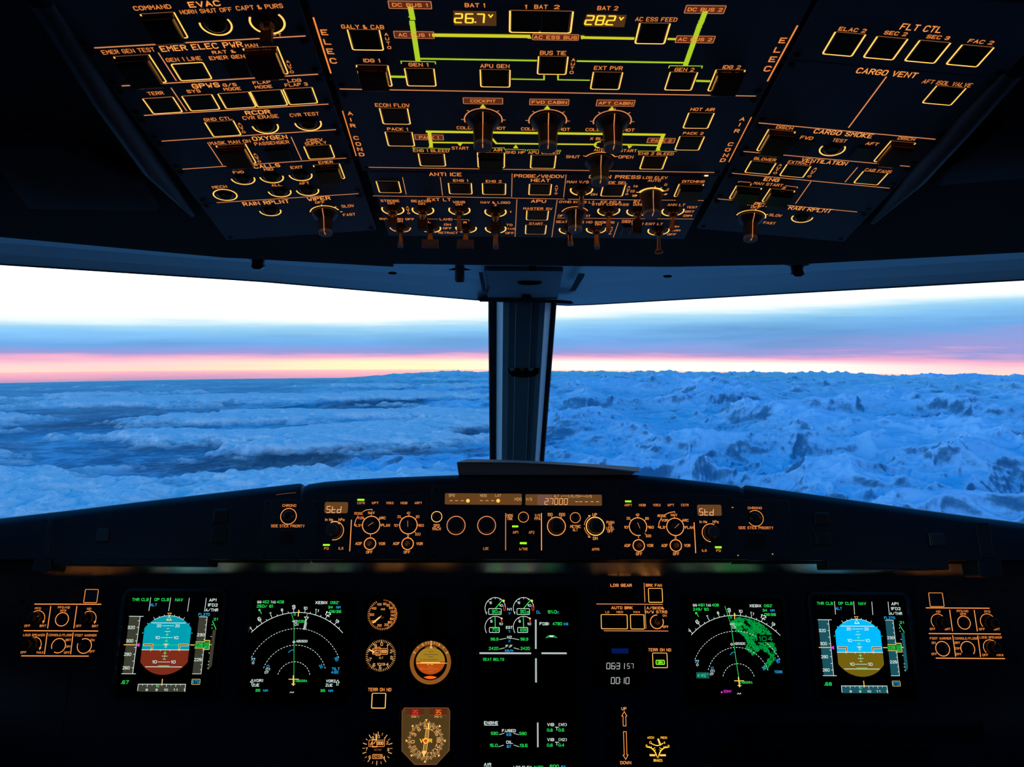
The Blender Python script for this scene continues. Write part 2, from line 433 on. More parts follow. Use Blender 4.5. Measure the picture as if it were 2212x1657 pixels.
class Mod:
    """one removable control panel: plate, engraved lettering and its controls"""
    def __init__(s, name, label, cat, plane, crop, group=None):
        s.pl = plane; s.cr = crop; s.L = {}; s.todo = []; s.name = name; s.info = (label, cat, group); s.root = None; s.LH = 0.0002
    def c(s, x, y, h=0.0):
        ox, oy, k = CROPS[s.cr]; return s.pl.p(ox+x/k, oy+y/k, h)
    def open(s, a, b):
        s.off = (a, b); s.root = empty(s.name, s.pl.M(a, b), *s.info[:2], group=s.info[2]); return s
    def plate(s, bl, tr, m='panel_blue', r=0.003, th=0.0025, inset=0.0006, screws=True):
        """bl, tr: plane coordinates"""
        a0, b0 = bl; a1, b1 = tr
        s.open((a0+a1)/2, (b0+b1)/2)
        q = MB(); q.rbox(a0+inset, b0+inset, a1-inset, b1-inset, r, -th, 0.0, 0.0005)
        q.build('plate', m, s.root, off=s.off)
        if screws:
            for x, y in ((a0+.006, b0+.006), (a1-.006, b0+.006), (a0+.006, b1-.006), (a1-.006, b1-.006)):
                k = MB(); k.lathe(x, y, [(0.0028, 0), (0.0028, 0.0005), (0.0022, 0.0009), (0.0012, 0.0009)], 12); k.box(x-.0018, y-.0003, x+.0018, y+.0003, 0.0009, 0.00095)
                k.build('screw', 'screw', s.root, off=s.off)
        return s
    def lay(s, m):
        if m not in s.L: s.L[m] = MB()
        return s.L[m]
    def T(s, t, x, y, w, h, m='amber_text', sw=None, dh=0.0, slant=0.0, rot=0.0):
        a, b = s.c(x, y); a0, _ = s.c(x-w/2, y); a1, _ = s.c(x+w/2, y)
        b0 = s.c(x, y+h/2)[1]; b1 = s.c(x, y-h/2)[1]
        s.lay(m).text(t, a, b, b1-b0, a1-a0, s.LH+dh, sw, slant, rot)
    def T7(s, t, x, y, w, h, m='lcd_text', sw=None, dh=0.0):
        a, b = s.c(x, y); a0, _ = s.c(x-w/2, y); a1, _ = s.c(x+w/2, y)
        b0 = s.c(x, y+h/2)[1]; b1 = s.c(x, y-h/2)[1]
        s.lay(m).seg7(t, a, b, b1-b0, a1-a0, s.LH+dh, sw)
    def V(s, t, x0, y0, x1, y1, w, h, m='amber_text'):
        n = len(t)
        for i, ch in enumerate(t):
            k = i/(n-1) if n > 1 else 0
            if ch != ' ': s.T(ch, x0+(x1-x0)*k, y0+(y1-y0)*k, w, h, m)
    def Ln(s, pts, w=0.0008, m='amber_line', dh=0.0, closed=False):
        s.lay(m).stroke([s.c(*p) for p in pts], w, s.LH+dh, closed)
    def fill(s, pts, m, dh=0.0): s.lay(m).poly([s.c(*p) for p in pts], s.LH+dh)
    def Box(s, bl, tr, m='amber_line', w=0.0005, bg='box_brown'):
        a0, b0 = s.c(*bl); a1, b1 = s.c(*tr)
        s.lay(m).frame(a0, b0, a1, b1, w, s.LH+1e-4, 0.0004)
        if bg: s.lay(bg).poly([(a0, b0), (a1, b0), (a1, b1), (a0, b1)], s.LH-5e-5)
    def tri(s, x, y, w, h, up, m):
        a, b = s.c(x, y); a1, _ = s.c(x+w/2, y); ww = a1-a; hh = s.c(x, y-h/2)[1]-b; k = 1 if up else -1
        s.lay(m).poly([(a-ww, b-k*hh), (a+ww, b-k*hh), (a, b+k*hh)][::k], s.LH+1.5e-4)
    # --- controls
    def btn(s, bl, tr, kind='sq', top='amber_dim', m='amber_frame', w=0.0010, lab=None, caps=1):
        a0, b0 = s.c(*bl); a1, b1 = s.c(*tr)
        if kind == 'blank':
            q = MB(); q.rbox(a0, b0, a1, b1, 0.001, 0, 0.0016); q.build('push_button', 'button_cap', s.root, off=s.off); return
        i = 0.0016
        q = MB()
        for k in range(caps):
            x0 = a0+i+(a1-a0-2*i)*k/caps; x1 = a0+i+(a1-a0-2*i)*(k+1)/caps-(0.0006 if caps > 1 else 0)
            q.rbox(x0, b0+i, x1, b1-i*0.5, 0.0010, -0.0005, 0.0012, 0.0006)
        capo = q.build('push_button', 'button_cap', s.root, off=s.off)
        f = MB(); r = 0.0014
        R = f.rr(a0+w/2, b0+w/2, a1-w/2, b1-w/2, r, 3)      # starts bottom right, goes counterclockwise
        n = 4
        f.m = 0
        if top == m: f.stroke(R, w, s.LH, closed=True)
        else:
            # right side, left side and bottom bright; top dim and thin
            U = [(a0+w/2, b1-w)]+[(a0+w/2, b0+r+w/2)]+R[3*n:4*n]+R[0:n]+[(a1-w/2, b1-w)]
            f.stroke(U, w, s.LH)
            f.m = 1; f.stroke([(a0+w, b1-w/4), (a1-w, b1-w/4)], w*0.45, s.LH)
        f.build('light_frame', [m, top if top != m else m], capo, off=(0, 0) if False else s.off)
        if kind in ('guard', 'red'):
            hh = {'guard': 0.0075, 'red': 0.0075}[kind]; g = MB(); mt = 'guard_black' if kind == 'guard' else 'guard_red'
            x0, x1 = a0+0.0020, a1-0.0020
            # side cheeks, sloping cover and hinge barrel
            prof = [(b1-0.0005, 0.002), (b1-0.0005, hh*0.75), (b1-0.003, hh), (b0+0.004, hh), (b0+0.001, hh*0.8), (b0+0.001, hh*0.62), (b0+0.0038, hh-0.0016), (b1-0.003, hh-0.0016), (b1-0.002, 0.002)]
            g.loft([[(x0, y, z) for y, z in prof], [(x1, y, z) for y, z in prof]])
            for xx in (x0, x1-0.0012):
                pr2 = [(b1-0.0008, 0.001), (b1-0.0008, hh*0.72), (b1-0.003, hh-.0004), (b0+0.004, hh-.0004), (b0+0.0014, hh*0.6), (b0+0.005, hh*0.35), (b1-0.006, 0.001)]
                g.loft([[(xx, y, z) for y, z in pr2], [(xx+0.0012, y, z) for y, z in pr2]])
            g.loft([[(x, b1-0.001+0.0016*math.cos(t*math.pi/5), 0.0035+0.0016*math.sin(t*math.pi/5)) for t in range(10)] for x in (x0-0.001, x1+0.001)])
            g.build('switch_guard', mt, s.root, off=s.off)
    def rnd(s, x, y, r, t0=160, t1=380, full=False, m='amber_frame', w=0.0013, cap='button_cap', hcap=0.004):
        a, b = s.c(x, y); R = s.c(x+r, y)[0]-a
        q = MB(); q.lathe(a, b, [(R-w*1.05, -0.0005), (R-w*1.05, 0.0001), (R*0.70, 0.0001), (R*0.62, hcap*0.35), (R*0.5, hcap*0.5), (R*0.42, hcap*0.3)], 28)
        o = q.build('push_button', cap, s.root, off=s.off, smooth=True)
        f = MB(); f.ring(a, b, R-w, R, s.LH, 0 if full else t0, 360 if full else t1); f.build('light_ring', m, o, off=s.off)
    def toggle(s, x, y, r, tipx, tipy, kind='paddle', t0=165, t1=375, tw=None, L=0.024, m='amber_frame'):
        a, b = s.c(x, y); R = s.c(x+r, y)[0]-a
        q = MB(); q.lathe(a, b, [(R-0.0016, 0), (R-0.0016, 0.0001), (R*0.62, 0.0002)], 24); 
        hexr = [(a+R*0.62*math.cos(k*math.pi/3), b+R*0.62*math.sin(k*math.pi/3)) for k in range(6)]; q.prism(hexr, 0.0001, 0.0018)
        q.lathe(a, b, [(R*0.40, 0.001), (R*0.40, 0.005), (R*0.3, 0.007)], 20)
        o = q.build('toggle_switch', 'bush_metal', s.root, off=s.off)
        f = MB(); f.ring(a, b, R-0.0015, R, s.LH, t0, t1); f.build('light_ring', m, o, off=s.off)
        ta, tb = s.c(tipx, tipy, L); da, db = (ta-a)/(L-0.006), (tb-b)/(L-0.006)
        lim = 0.6; k = math.hypot(da, db)
        if k > lim: da, db = da/k*lim, db/k*lim
        g = MB(); tp = (da, db)
        if kind == 'thin':
            g.lathe(a, b, [(0.0022, 0.006), (0.0024, 0.012), (0.0028, L-0.002), (0.0024, L), (0.001, L+0.0006)], 16, tip=tp)
            g.build('lever', 'lever_metal', o, off=s.off, smooth=True)
        elif kind == 'clear':
            g.lathe(a, b, [(0.0022, 0.006), (0.0026, 0.012), (0.0031, L-0.006), (0.0031, L-0.005)], 16, tip=tp)
            lv = g.build('lever', 'lever_metal', o, off=s.off, smooth=True)
            g = MB(); h0 = L-0.005; x0 = a+da*(h0-0.006); y0 = b+db*(h0-0.006)
            g.lathe(x0, y0, [(0.0032, h0), (0.0033, L-0.0006), (0.0024, L+0.0004)], 16, tip=tp); g.build('lever_tip', 'tip_clear', o, off=s.off, smooth=True)
        elif kind == 'disc':
            g.lathe(a, b, [(0.0022, 0.006), (0.0026, L-0.003), (0.0045, L-0.002), (0.0050, L), (0.0042, L+0.0006)], 20, tip=tp)
            g.build('lever', 'lever_metal', o, off=s.off, smooth=True)
        else:
            ww = tw or 0.0055
            def sec(h, wx, wy): 
                x0 = a+da*(h-0.006); y0 = b+db*(h-0.006)
                return [(x0-wx, y0-wy, h), (x0+wx, y0-wy, h), (x0+wx, y0+wy, h), (x0-wx, y0+wy, h)]
            if kind == 'land':
                g.loft([sec(0.006, 0.0016, 0.0016), sec(L-0.009, 0.0035, 0.002)]); g.build('lever', 'lever_metal', o, off=s.off)
                g = MB(); g.loft([sec(L-0.009, ww*0.96, 0.0022), sec(L-0.0085, ww, 0.0026), sec(L-0.0008, ww, 0.0026), sec(L, ww*0.94, 0.002)]); g.build('lever_bar', 'lever_land', o, off=s.off)
            else:
                g.loft([sec(0.006, 0.0022, 0.002), sec(0.011, 0.0034, 0.0022)]); g.lathe(a, b, [(0.0036, 0.006), (0.0042, 0.010), (0.0030, 0.013)], 16, tip=tp)
                g.build('lever', 'lever_metal', o, off=s.off)
                g = MB(); rings = []
                for k in range(9):
                    h = 0.011+(L-0.011)*k/8; rings.append(sec(h, ww*(0.96 if k % 2 else 1.0), 0.0024 if k % 2 else 0.0028))
                g.loft(rings); g.build('lever_grip', 'lever_paddle', o, off=s.off)
    def knob(s, x, y, r, tipy, rb=0.0085, arc=(0, 180), m='amber_line', aw=0.0011, cropy=True, body='knob_grey', ptr=90, dark=False, ticks=(), skirt=True, L=None, flat=False, pm='amber_line'):
        """x, y, r: ring centre and radius in the crop; tipy: where the top face ends"""
        a, b = s.c(x, y); R = s.c(x+r, y)[0]-a
        ox, oy, k = CROPS[s.cr]
        L = L or s.pl.hfor(a, b, oy+tipy/k)
        L = max(0.006, min(L, 0.045))
        q = MB(); pr = []
        if skirt: pr += [(R*0.84, 0.0), (R*0.86, 0.002), (R*0.76, 0.005), (rb*1.10, 0.0085)]
        else: pr += [(rb*1.1, 0.0)]
        pr += [(rb*1.03, 0.012 if skirt else 0.003), (rb*0.97, L-0.004)]
        q.lathe(a, b, pr, 36)
        o = q.build('rotary_knob', body, s.root, off=s.off, smooth=True)
        t = MB(); t.lathe(a, b, [(rb*0.98, L-0.004), (rb*0.96, L-0.0006), (rb*0.88, L)], 36); t.build('knob_cap', 'knob_top' if not dark else 'knob_dark', o, off=s.off, smooth=True)
        f = MB()
        if arc: f.ring(a, b, R-aw, R, s.LH, arc[0], arc[1])
        for tt in ticks: 
            c_, s_ = math.cos(tt*D2R), math.sin(tt*D2R); f.stroke([(a+R*c_, b+R*s_), (a+(R+0.0022)*c_, b+(R+0.0022)*s_)], 0.0007, s.LH)
        if f.v: f.build('light_arc', m, o, off=s.off)
        # pointer line: over the top face and down the side facing the viewer
        g = MB(); c_, s_ = math.cos(ptr*D2R), math.sin(ptr*D2R); e = 0.00035
        def P(rad, h, w): return [(a+rad*c_-w*s_, b+rad*s_+w*c_, h), (a+rad*c_+w*s_, b+rad*s_-w*c_, h)]
        g.loft([P(-rb*0.6 if flat else rb*0.1, L+e, 0.0003), P(rb*0.9, L+e, 0.0004 if flat else 0.0003)], False, False, False)
        c2, s2 = 0.0, -1.0
        def P2(rad, h, w): return [(a+w, b+rad, h), (a-w, b+rad, h)]
        if not flat:
            g.loft([P2(R*0.865 if skirt else rb, 0.0022, 0.0004), P2(R*0.765+e if skirt else rb+e, 0.0052, 0.0004), P2(rb*1.10+e, 0.0088, 0.0004), P2(rb*1.03+e, 0.012, 0.0003), P2(rb*0.98+e, L-0.004, 0.0003), P2(rb*0.97+e, L, 0.0003)], False, False, False)
            
        g.build('pointer_line', pm, o, off=s.off)
        return a, b, R, L
    def done(s):
        ems = list(s.L.items())
        names = {'bus_green': 'flow_lines', 'bus_yellow': 'flow_lines', 'amber_line': 'border_lines', 'box_brown': 'lettering_backing'}
        groups = {}
        for m, q in ems: groups.setdefault(names.get(m, 'lettering' if (m.startswith('amber') or m in ('gold', 'dial_white')) else 'symbols'), []).append((m, q))
        for nm, lst in groups.items():
            t = MB(); mats = []
            for k, (m, q) in enumerate(lst):
                o = len(t.v); t.v += q.v; t.f += [tuple(i+o for i in f) for f in q.f]; t.mi += [k]*len(q.f); mats.append(m)
            t.build(nm, mats, s.root, off=s.off)
        return s.root

def AUTO(m, x0, y0, x1, y1, w=22, h=22): m.V('AUTO', x0, y0, x1, y1, w, h)

# ---------------- left column
al0 = OL.p(208, 101)[0]-0.013; al1 = OL.p(706, 224)[0]+0.006
def lb(px, py): return OL.p(px, py)[1]-0.0012
B_ = [OL.p(400, -45)[1], lb(208, 101), lb(264, 185), lb(312, 249), lb(350, 303), lb(397, 365), lb(468, 437), OL.p(600, 512)[1]]
lg = 'left overhead column panels'
def lmod(i, name, label, crop): return Mod(name, label, 'control panel', OL, crop, lg).plate((al0, B_[i+1]), (al1, B_[i]), r=0.0015, inset=0.0003)

m = lmod(0, 'evacuation_panel', 'dark overhead panel lettered EVAC with round horn button and long lever', 'A')
m.T('COMMAND', 548, 58, 300, 36); m.T('EVAC', 963, 30, 250, 46, 'amber_text2'); m.T('HORN SHUT OFF', 977, 85, 420, 34); m.T('CAPT & PURS', 1402, 55, 375, 36)
m.T('CAPT', 1500, 280, 160, 24); m.Ln([(92, 380), (1765, 285)], 0.0012, 'amber_line')
m.btn((575, 318), (725, 92), 'guard'); m.rnd(1055, 195, 132, 165, 385); m.toggle(1465, 175, 145, 1455, 330, 'paddle', 150, 395, tw=0.004, L=0.030)
m.done()
m = lmod(1, 'emergency_electrical_panel', 'dark overhead panel lettered EMER ELEC PWR with red guarded switch', 'A')
m.T('EMER GEN TEST', 358, 405, 430, 34); m.T('EMER ELEC PWR', 940, 370, 665, 46, 'amber_text2'); m.T('MAN ON', 1385, 358, 190, 28); m.T('RAT &', 1118, 412, 185, 26); m.T('EMER GEN', 1145, 455, 285, 30)
m.T('GEN 1 LINE', 800, 470, 285, 32); AUTO(m, 1628, 490, 1660, 572, 26, 20)
m.btn((395, 672), (525, 430), 'guard'); m.btn((775, 645), (955, 492), top='amber_frame'); m.btn((1165, 610), (1290, 480), 'blank'); m.btn((1370, 605), (1548, 365), 'red')
m.Ln([(598, 420), (740, 640)], 0.0009); m.Ln([(310, 683), (1865, 590)], 0.0012); m.done()
m = lmod(2, 'ground_proximity_panel', 'dark overhead panel lettered GPWS with a row of five lit square buttons', 'A')
m.T('GPWS', 975, 680, 215, 38, 'amber_text2'); m.T('TERR', 575, 742, 125, 28); m.T('SYS', 878, 725, 105, 26); m.T('G/S', 1165, 675, 105, 26); m.T('MODE', 1185, 707, 135, 24)
m.T('FLAP', 1420, 655, 140, 24); m.T('MODE', 1435, 690, 135, 24); m.T('LDG', 1680, 640, 105, 26); m.T('FLAP 3', 1695, 673, 180, 26)
for k in (((555, 908), (715, 768)), ((855, 885), (1025, 748)), ((1135, 868), (1320, 728)), ((1385, 853), (1578, 710)), ((1640, 835), (1825, 692))): m.btn(*k, top='amber_line', m='amber_frame')
m.Ln([(700, 700), (822, 880)], 0.0009); m.Ln([(487, 918), (1948, 828)], 0.0011); m.done()
m = lmod(3, 'recorder_panel', 'dark overhead panel lettered RCDR with two round test buttons', 'B')
m.T('RCDR', 1135, 55, 235, 40, 'amber_text2'); m.T('CVR ERASE', 1162, 100, 345, 34); m.T('CVR TEST', 1582, 75, 280, 32); m.T('GND CTL', 755, 118, 270, 30); AUTO(m, 960, 165, 1002, 243, 28, 20)
m.btn((710, 290), (905, 130)); m.rnd(1208, 188, 130, 175, 370); m.rnd(1617, 158, 132, 175, 370); m.Ln([(222, 330), (1878, 220)], 0.0011); m.done()
m = lmod(4, 'oxygen_panel', 'dark overhead panel lettered OXYGEN with red guarded mask switch', 'B')
m.T('OXYGEN', 1250, 298, 335, 40, 'amber_text2'); m.T('MASK MAN ON', 872, 340, 395, 32); m.T('PASSENGER', 1270, 347, 335, 32); m.T('CREW', 1678, 320, 150, 28); m.T('SUPPLY', 1690, 350, 205, 28)
AUTO(m, 1108, 455, 1150, 525, 28, 18); m.btn((850, 560), (1020, 352), 'red'); m.btn((1255, 515), (1430, 398), 'blank'); m.btn((1625, 505), (1830, 362))
m.Ln([(657, 345), (800, 562)], 0.0008); m.Ln([(1455, 290), (1555, 510)], 0.0008); m.Ln([(420, 598), (1978, 492)], 0.0010); m.done()
m = lmod(5, 'calls_panel', 'dark overhead panel lettered CALLS with six small round buttons', 'B')
m.T('CALLS', 1222, 568, 250, 34, 'amber_text2'); m.T('MID', 1238, 600, 85, 24); m.T('FWD', 950, 627, 100, 24); m.T('EXIT', 1508, 580, 115, 26); m.T('EMER', 1785, 532, 135, 26); m.T('MECH', 770, 768, 140, 26); m.T('ALL', 1315, 750, 95, 24); m.T('AFT', 1580, 732, 95, 24)
m.rnd(995, 690, 118, 175, 365); m.rnd(1268, 674, 118, 175, 365); m.rnd(1545, 654, 115, 175, 365); m.rnd(825, 845, 118, full=True); m.rnd(1345, 812, 114, 175, 365); m.rnd(1612, 800, 112, 175, 365)
m.btn((1725, 705), (1920, 542), 'guard'); m.Ln([(748, 918), (2095, 832)], 0.0010); m.done()
m = lmod(6, 'left_wiper_panel', 'dark overhead panel lettered RAIN RPLNT and WIPER with one knob, left of the visor clip', 'B')
m.info = m.info
m.T('RAIN RPLNT', 1215, 918, 450, 36, 'amber_text2'); m.T('WIPER', 1720, 880, 215, 34, 'amber_text2'); m.T('OFF', 1730, 915, 90, 22); m.T('SLOW', 1995, 950, 115, 26); m.T('FAST', 2010, 1032, 115, 24)
m.rnd(1255, 997, 108, 175, 365); m.knob(1780, 1015, 148, 1225, arc=(15, 165), m='amber_frame', ticks=(90, 40, 0), rb=0.0075); m.done()

# ---------------- right column
ar0 = OR.p(1640, 264)[0]-0.005; ar1 = OR.p(2019, 298)[0]+0.008
def rb_(px, py): return OR.p(px, py)[1]-0.0012
C_ = [OR.p(1900, -20)[1], OR.p(1700, 128)[1], rb_(1640, 264), rb_(1520+370/4.254, 230+408/4.254), rb_(1520+265/4.254, 230+608/4.254), rb_(1520+135/4.254, 230+845/4.254), OR.p(1700, 512)[1]]
rg = 'right overhead column panels'
def rmod(i, name, label, crop, up=0.0): return Mod(name, label, 'control panel', OR, crop, rg).plate((ar0, C_[i+1]), (ar1, C_[i]), r=0.0015, inset=0.0003)
m = rmod(0, 'flight_control_panel', 'dark overhead panel lettered FLT CTL with four lit square buttons', 'I')
m.T('FLT CTL', 1538, 145, 330, 50, 'amber_text2')
for t, x, y, w in (('ELAC 2', 1005, 157, 215), ('SEC 2', 1338, 185, 180), ('SEC 3', 1665, 215, 180), ('FAC 2', 1995, 250, 200)): m.T(t, x, y, w, 30)
for k in (((765, 345), (1115, 190)), ((1080, 372), (1440, 225)), ((1397, 398), (1770, 255)), ((1717, 425), (2105, 290))): m.btn(*k, w=0.0012)
m.done()
m = rmod(1, 'cargo_ventilation_panel', 'dark overhead panel lettered CARGO VENT with one lit square button', 'I')
m.T('CARGO VENT', 1270, 490, 485, 44, 'amber_text2'); m.Ln([(1265, 520), (975, 910)], 0.0011); m.T('AFT ISOL VALVE', 1735, 570, 400, 32); m.btn((1535, 722), (1888, 605)); m.done()
m = rmod(2, 'cargo_smoke_panel', 'dark overhead panel lettered CARGO SMOKE with two red guards and round test button', 'J')
m.Ln([(510, 150), (2125, 300)], 0.0011)
m.T('CARGO SMOKE', 1285, 248, 565, 42, 'amber_text2'); m.T('DISCH', 745, 194, 155, 28); m.T('DISCH', 1865, 295, 160, 28); m.T('FWD', 948, 287, 115, 30); m.T('TEST', 1250, 312, 130, 30); m.T('AFT', 1550, 342, 115, 28)
m.rnd(1182, 392, 123, 160, 395); m.btn((480, 405), (850, 228), 'red'); m.btn((1555, 505), (1955, 332), 'red'); m.btn((785, 415), (1035, 310), 'blank'); m.btn((1330, 470), (1580, 375), 'blank'); m.done()
m = rmod(3, 'ventilation_panel', 'dark overhead panel lettered VENTILATION with three lit square buttons', 'J')
m.Ln([(370, 412), (1890, 550)], 0.0010)
m.T('VENTILATION', 1110, 507, 440, 36, 'amber_text2'); m.T('BLOWER', 565, 484, 205, 26); m.T('EXTRACT', 885, 517, 225, 28); m.T('CAB FANS', 1605, 590, 255, 28); AUTO(m, 705, 537, 657, 610, 28, 18); AUTO(m, 1028, 570, 972, 640, 28, 18)
m.btn((372, 605), (672, 517)); m.btn((692, 635), (992, 547)); m.btn((1372, 702), (1700, 612)); m.Ln([(1412, 560), (1300, 692)], 0.0008); m.done()
m = rmod(4, 'engine_start_panel', 'dark overhead panel lettered ENG MAN START with two black guarded switches', 'J')
m.Ln([(265, 612), (1705, 750)], 0.0010)
m.T('ENG', 625, 672, 140, 32, 'amber_text2'); m.T('MAN START', 595, 714, 275, 26); m.Ln([(318, 697), (325, 688), (432, 698)], 0.0007); m.Ln([(752, 727), (865, 740), (858, 750)], 0.0007)
m.T('1', 430, 718, 20, 22); m.T('2', 738, 747, 28, 22); m.btn((230, 845), (540, 747), 'guard'); m.btn((530, 872), (845, 772), 'guard'); m.Ln([(985, 690), (845, 890)], 0.0008); m.done()
m = rmod(5, 'right_wiper_panel', 'dark overhead panel lettered WIPER and RAIN RPLNT with pale tipped knob', 'J')
m.Ln([(135, 848), (1408, 968)], 0.0010)
m.T('WIPER', 495, 898, 190, 34, 'amber_text2'); m.T('OFF', 478, 927, 85, 22); m.T('SLOW', 660, 999, 115, 24); m.T('FAST', 605, 1070, 110, 22); m.T('RAIN RPLNT', 980, 944, 410, 38, 'amber_text2')
m.knob(432, 1015, 145, 1232, arc=(0, 175), m='amber_frame', ticks=(90, 30), rb=0.0075); m.rnd(905, 1022, 103, 165, 375); m.done()

# ---------------- centre: ELEC
ce0 = OC.p(735, 192)[0]-0.004; ce1 = OC.p(1633, 207)[0]+0.006
yb = [OC.p(1190, -50)[1], OC.p(1190, 201)[1], OC.p(1190, 375)[1], OC.p(1190, 427.5)[1], OC.p(1190, 514)[1]]
cg = 'centre overhead panels'
el_ = Mod('electrical_panel', 'wide overhead panel lettered ELEC with green bus diagram and battery voltages', 'control panel', OC, 'C', cg).plate((ce0, yb[1]), (ce1, yb[0]), r=0.0015)
m = el_; gt = 'bus_green'; yt = 'bus_yellow'
m.V('ELEC', 155, 265, 228, 500, 46, 46); m.Ln([(65, 145), (208, 600)], 0.0013, 'amber_text'); m.Ln([(285, 732), (3707, 790)], 0.0011)
m.Ln([(865, 68), (882, 150)], 0.0040, gt); m.Ln([(878, 182), (925, 490)], 0.0040, gt); m.tri(876, 146, 62, 26, False, gt); m.tri(878, 184, 56, 26, True, gt)
m.Box((690, 66), (1033, 10)); m.T('DC BUS 1', 860, 38, 285, 30, dh=2e-4); m.Box((735, 310), (1055, 260)); m.T('AC BUS 1', 895, 285, 255, 28, dh=2e-4)
m.T('GALY & CAB', 470, 220, 345, 34); m.btn((385, 412), (612, 242)); AUTO(m, 665, 282, 690, 390, 26, 24)
m.Ln([(1058, 288), (1835, 298)], 0.0036, yt); m.tri(1846, 298, 34, 34, True, yt)
m.T('BAT 1', 1395, 42, 160, 34); m.T('1', 1815, 55, 28, 34); m.T('BAT', 1940, 55, 105, 34); m.T('2', 2070, 57, 42, 34)
a0, b0 = m.c(1225, 208); a1, b1 = m.c(1572, 92)
m.lay('batt_bg').poly([(a0, b0), (a1, b0), (a1, b1), (a0, b1)], 1e-4); m.T7('26.7', 1350, 148, 270, 72, 'batt_digit', 0.0013, 2e-4); m.T('V', 1525, 130, 52, 28, 'batt_digit', 0.001)
m.btn((1675, 268), (2212, 88), caps=2, w=0.0013)
m.T('IDG 1', 545, 498, 130, 30); m.btn((460, 708), (682, 535), 'red'); m.Ln([(703, 630), (812, 632)], 0.0026, gt)
m.Ln([(790, 522), (785, 502), (1070, 508), (1070, 526)], 0.0008, gt); m.T('GEN 1', 930, 532, 155, 30); m.btn((837, 708), (1062, 562))
m.Ln([(940, 482), (1900, 498)], 0.0018, gt); m.T('APU GEN', 1560, 543, 235, 32); m.btn((1440, 716), (1690, 572)); m.Ln([(1700, 650), (1965, 655), (1965, 622)], 0.0013, gt)
m.T('BUS TIE', 2040, 435, 210, 34); m.btn((1905, 612), (2168, 462))
m.cr = 'D'
m.Ln([(173, 620), (173, 656), (430, 660)], 0.0013, gt); AUTO(m, 300, 492, 285, 595, 26, 24)
m.Ln([(1382, 105), (1350, 188)], 0.0040, gt); m.Ln([(1340, 205), (1225, 530)], 0.0040, gt); m.tri(1350, 185, 60, 26, False, gt); m.tri(1340, 210, 56, 26, True, gt)
m.Box((-38, 325), (345, 284)); m.T('AC ESS BUS', 153, 305, 350, 28, dh=2e-4); m.Ln([(375, 308), (790, 316)], 0.0028, yt); m.tri(372, 308, 34, 34, False, yt); m.Ln([(1085, 320), (1135, 321)], 0.0022, yt)
m.T('BAT 2', 583, 66, 165, 34); a0, b0 = m.c(390, 218); a1, b1 = m.c(740, 122)
m.lay('batt_bg').poly([(a0, b0), (a1, b0), (a1, b1), (a0, b1)], 1e-4); m.T7('28.2', 520, 164, 265, 72, 'batt_digit', 0.0013, 2e-4); m.T('V', 695, 152, 52, 28, 'batt_digit', 0.001)
m.T('AC ESS FEED', 983, 158, 340, 34); m.btn((800, 360), (1105, 187), w=0.0012)
m.Box((1212, 105), (1560, 46)); m.T('DC BUS 2', 1385, 76, 280, 30, dh=2e-4); m.Box((1137, 348), (1470, 297)); m.T('AC BUS 2', 1302, 322, 272, 28, dh=2e-4)
m.Ln([(335, 502), (1225, 516)], 0.0018, gt); m.T('EXT PWR', 588, 560, 230, 32); m.btn((435, 735), (712, 592))
m.Ln([(1085, 558), (1093, 540), (1362, 543), (1357, 560)], 0.0008, gt); m.T('GEN 2', 1215, 573, 155, 30); m.btn((1045, 742), (1330, 592)); m.Ln([(1320, 665), (1418, 668)], 0.0024, gt)
m.T('IDG 2', 1605, 552, 140, 30); m.btn((1400, 750), (1722, 573), 'red'); m.V('ELEC', 2025, 332, 1900, 565, 46, 46); m.Ln([(2145, 212), (1900, 665)], 0.0013, 'amber_text'); m.done()

# ---------------- AIR COND
m = Mod('air_conditioning_panel', 'overhead panel lettered AIR COND with temperature knobs and yellow flow lines', 'control panel', OC, 'E', cg).plate((ce0, yb[2]), (ce1, yb[1]), r=0.0015)
for ch, x, y in zip('AIRCOND', (72, 85, 98, 130, 150, 165, 182), (198, 258, 315, 432, 490, 540, 590)): m.T(ch, x, y, 40, 34)
m.Ln([(0, 175), (130, 602)], 0.0010, 'amber_text'); m.Ln([(245, 712), (3556, 762)], 0.0009)
m.T('ECON FLOW', 475, 120, 322, 34); m.btn((385, 300), (625, 148)); m.T('PACK 1', 525, 348, 190, 28); m.btn((435, 510), (668, 374))
m.Ln([(828, 370), (846, 500)], 0.0034, yt); m.tri(842, 505, 50, 34, True, yt); m.Box((697, 447), (960, 403)); m.T('PACK 1', 825, 426, 180, 28, dh=2e-4)
m.Ln([(810, 372), (3070, 402)], 0.0034, yt); m.Ln([(850, 475), (1300, 480), (1430, 440), (1470, 485), (2420, 495)], 0.0022, yt); m.Ln([(2650, 495), (3005, 503)], 0.0022, yt)
m.tri(1122, 497, 48, 26, False, yt); m.T('START', 1125, 530, 158, 28); m.tri(1655, 512, 50, 34, True, yt)
for bx, t, kx, ky, w in (((1155, 103, 1530, 52), 'COCKPIT', 1345, 258, 235), ((1787, 115, 2165, 64), 'FWD CABIN', 1960, 268, 330), ((2422, 125, 2797, 72), 'AFT CABIN', 2577, 275, 318)):
    m.Box((bx[0], bx[1]), (bx[2], bx[3])); m.T(t, (bx[0]+bx[2])/2, (bx[1]+bx[3])/2, w, 28, dh=2e-4); m.tri(kx-4, bx[1]+22, 60, 36, True, yt)
    m.knob(kx, ky, 186, ky+272, rb=0.0085, arc=(-12, 195), ticks=(0, 45, 90, 135, 180)); m.T('COLD', kx-185, ky+78, 132, 28); m.T('HOT', kx+160, ky+82, 100, 28)
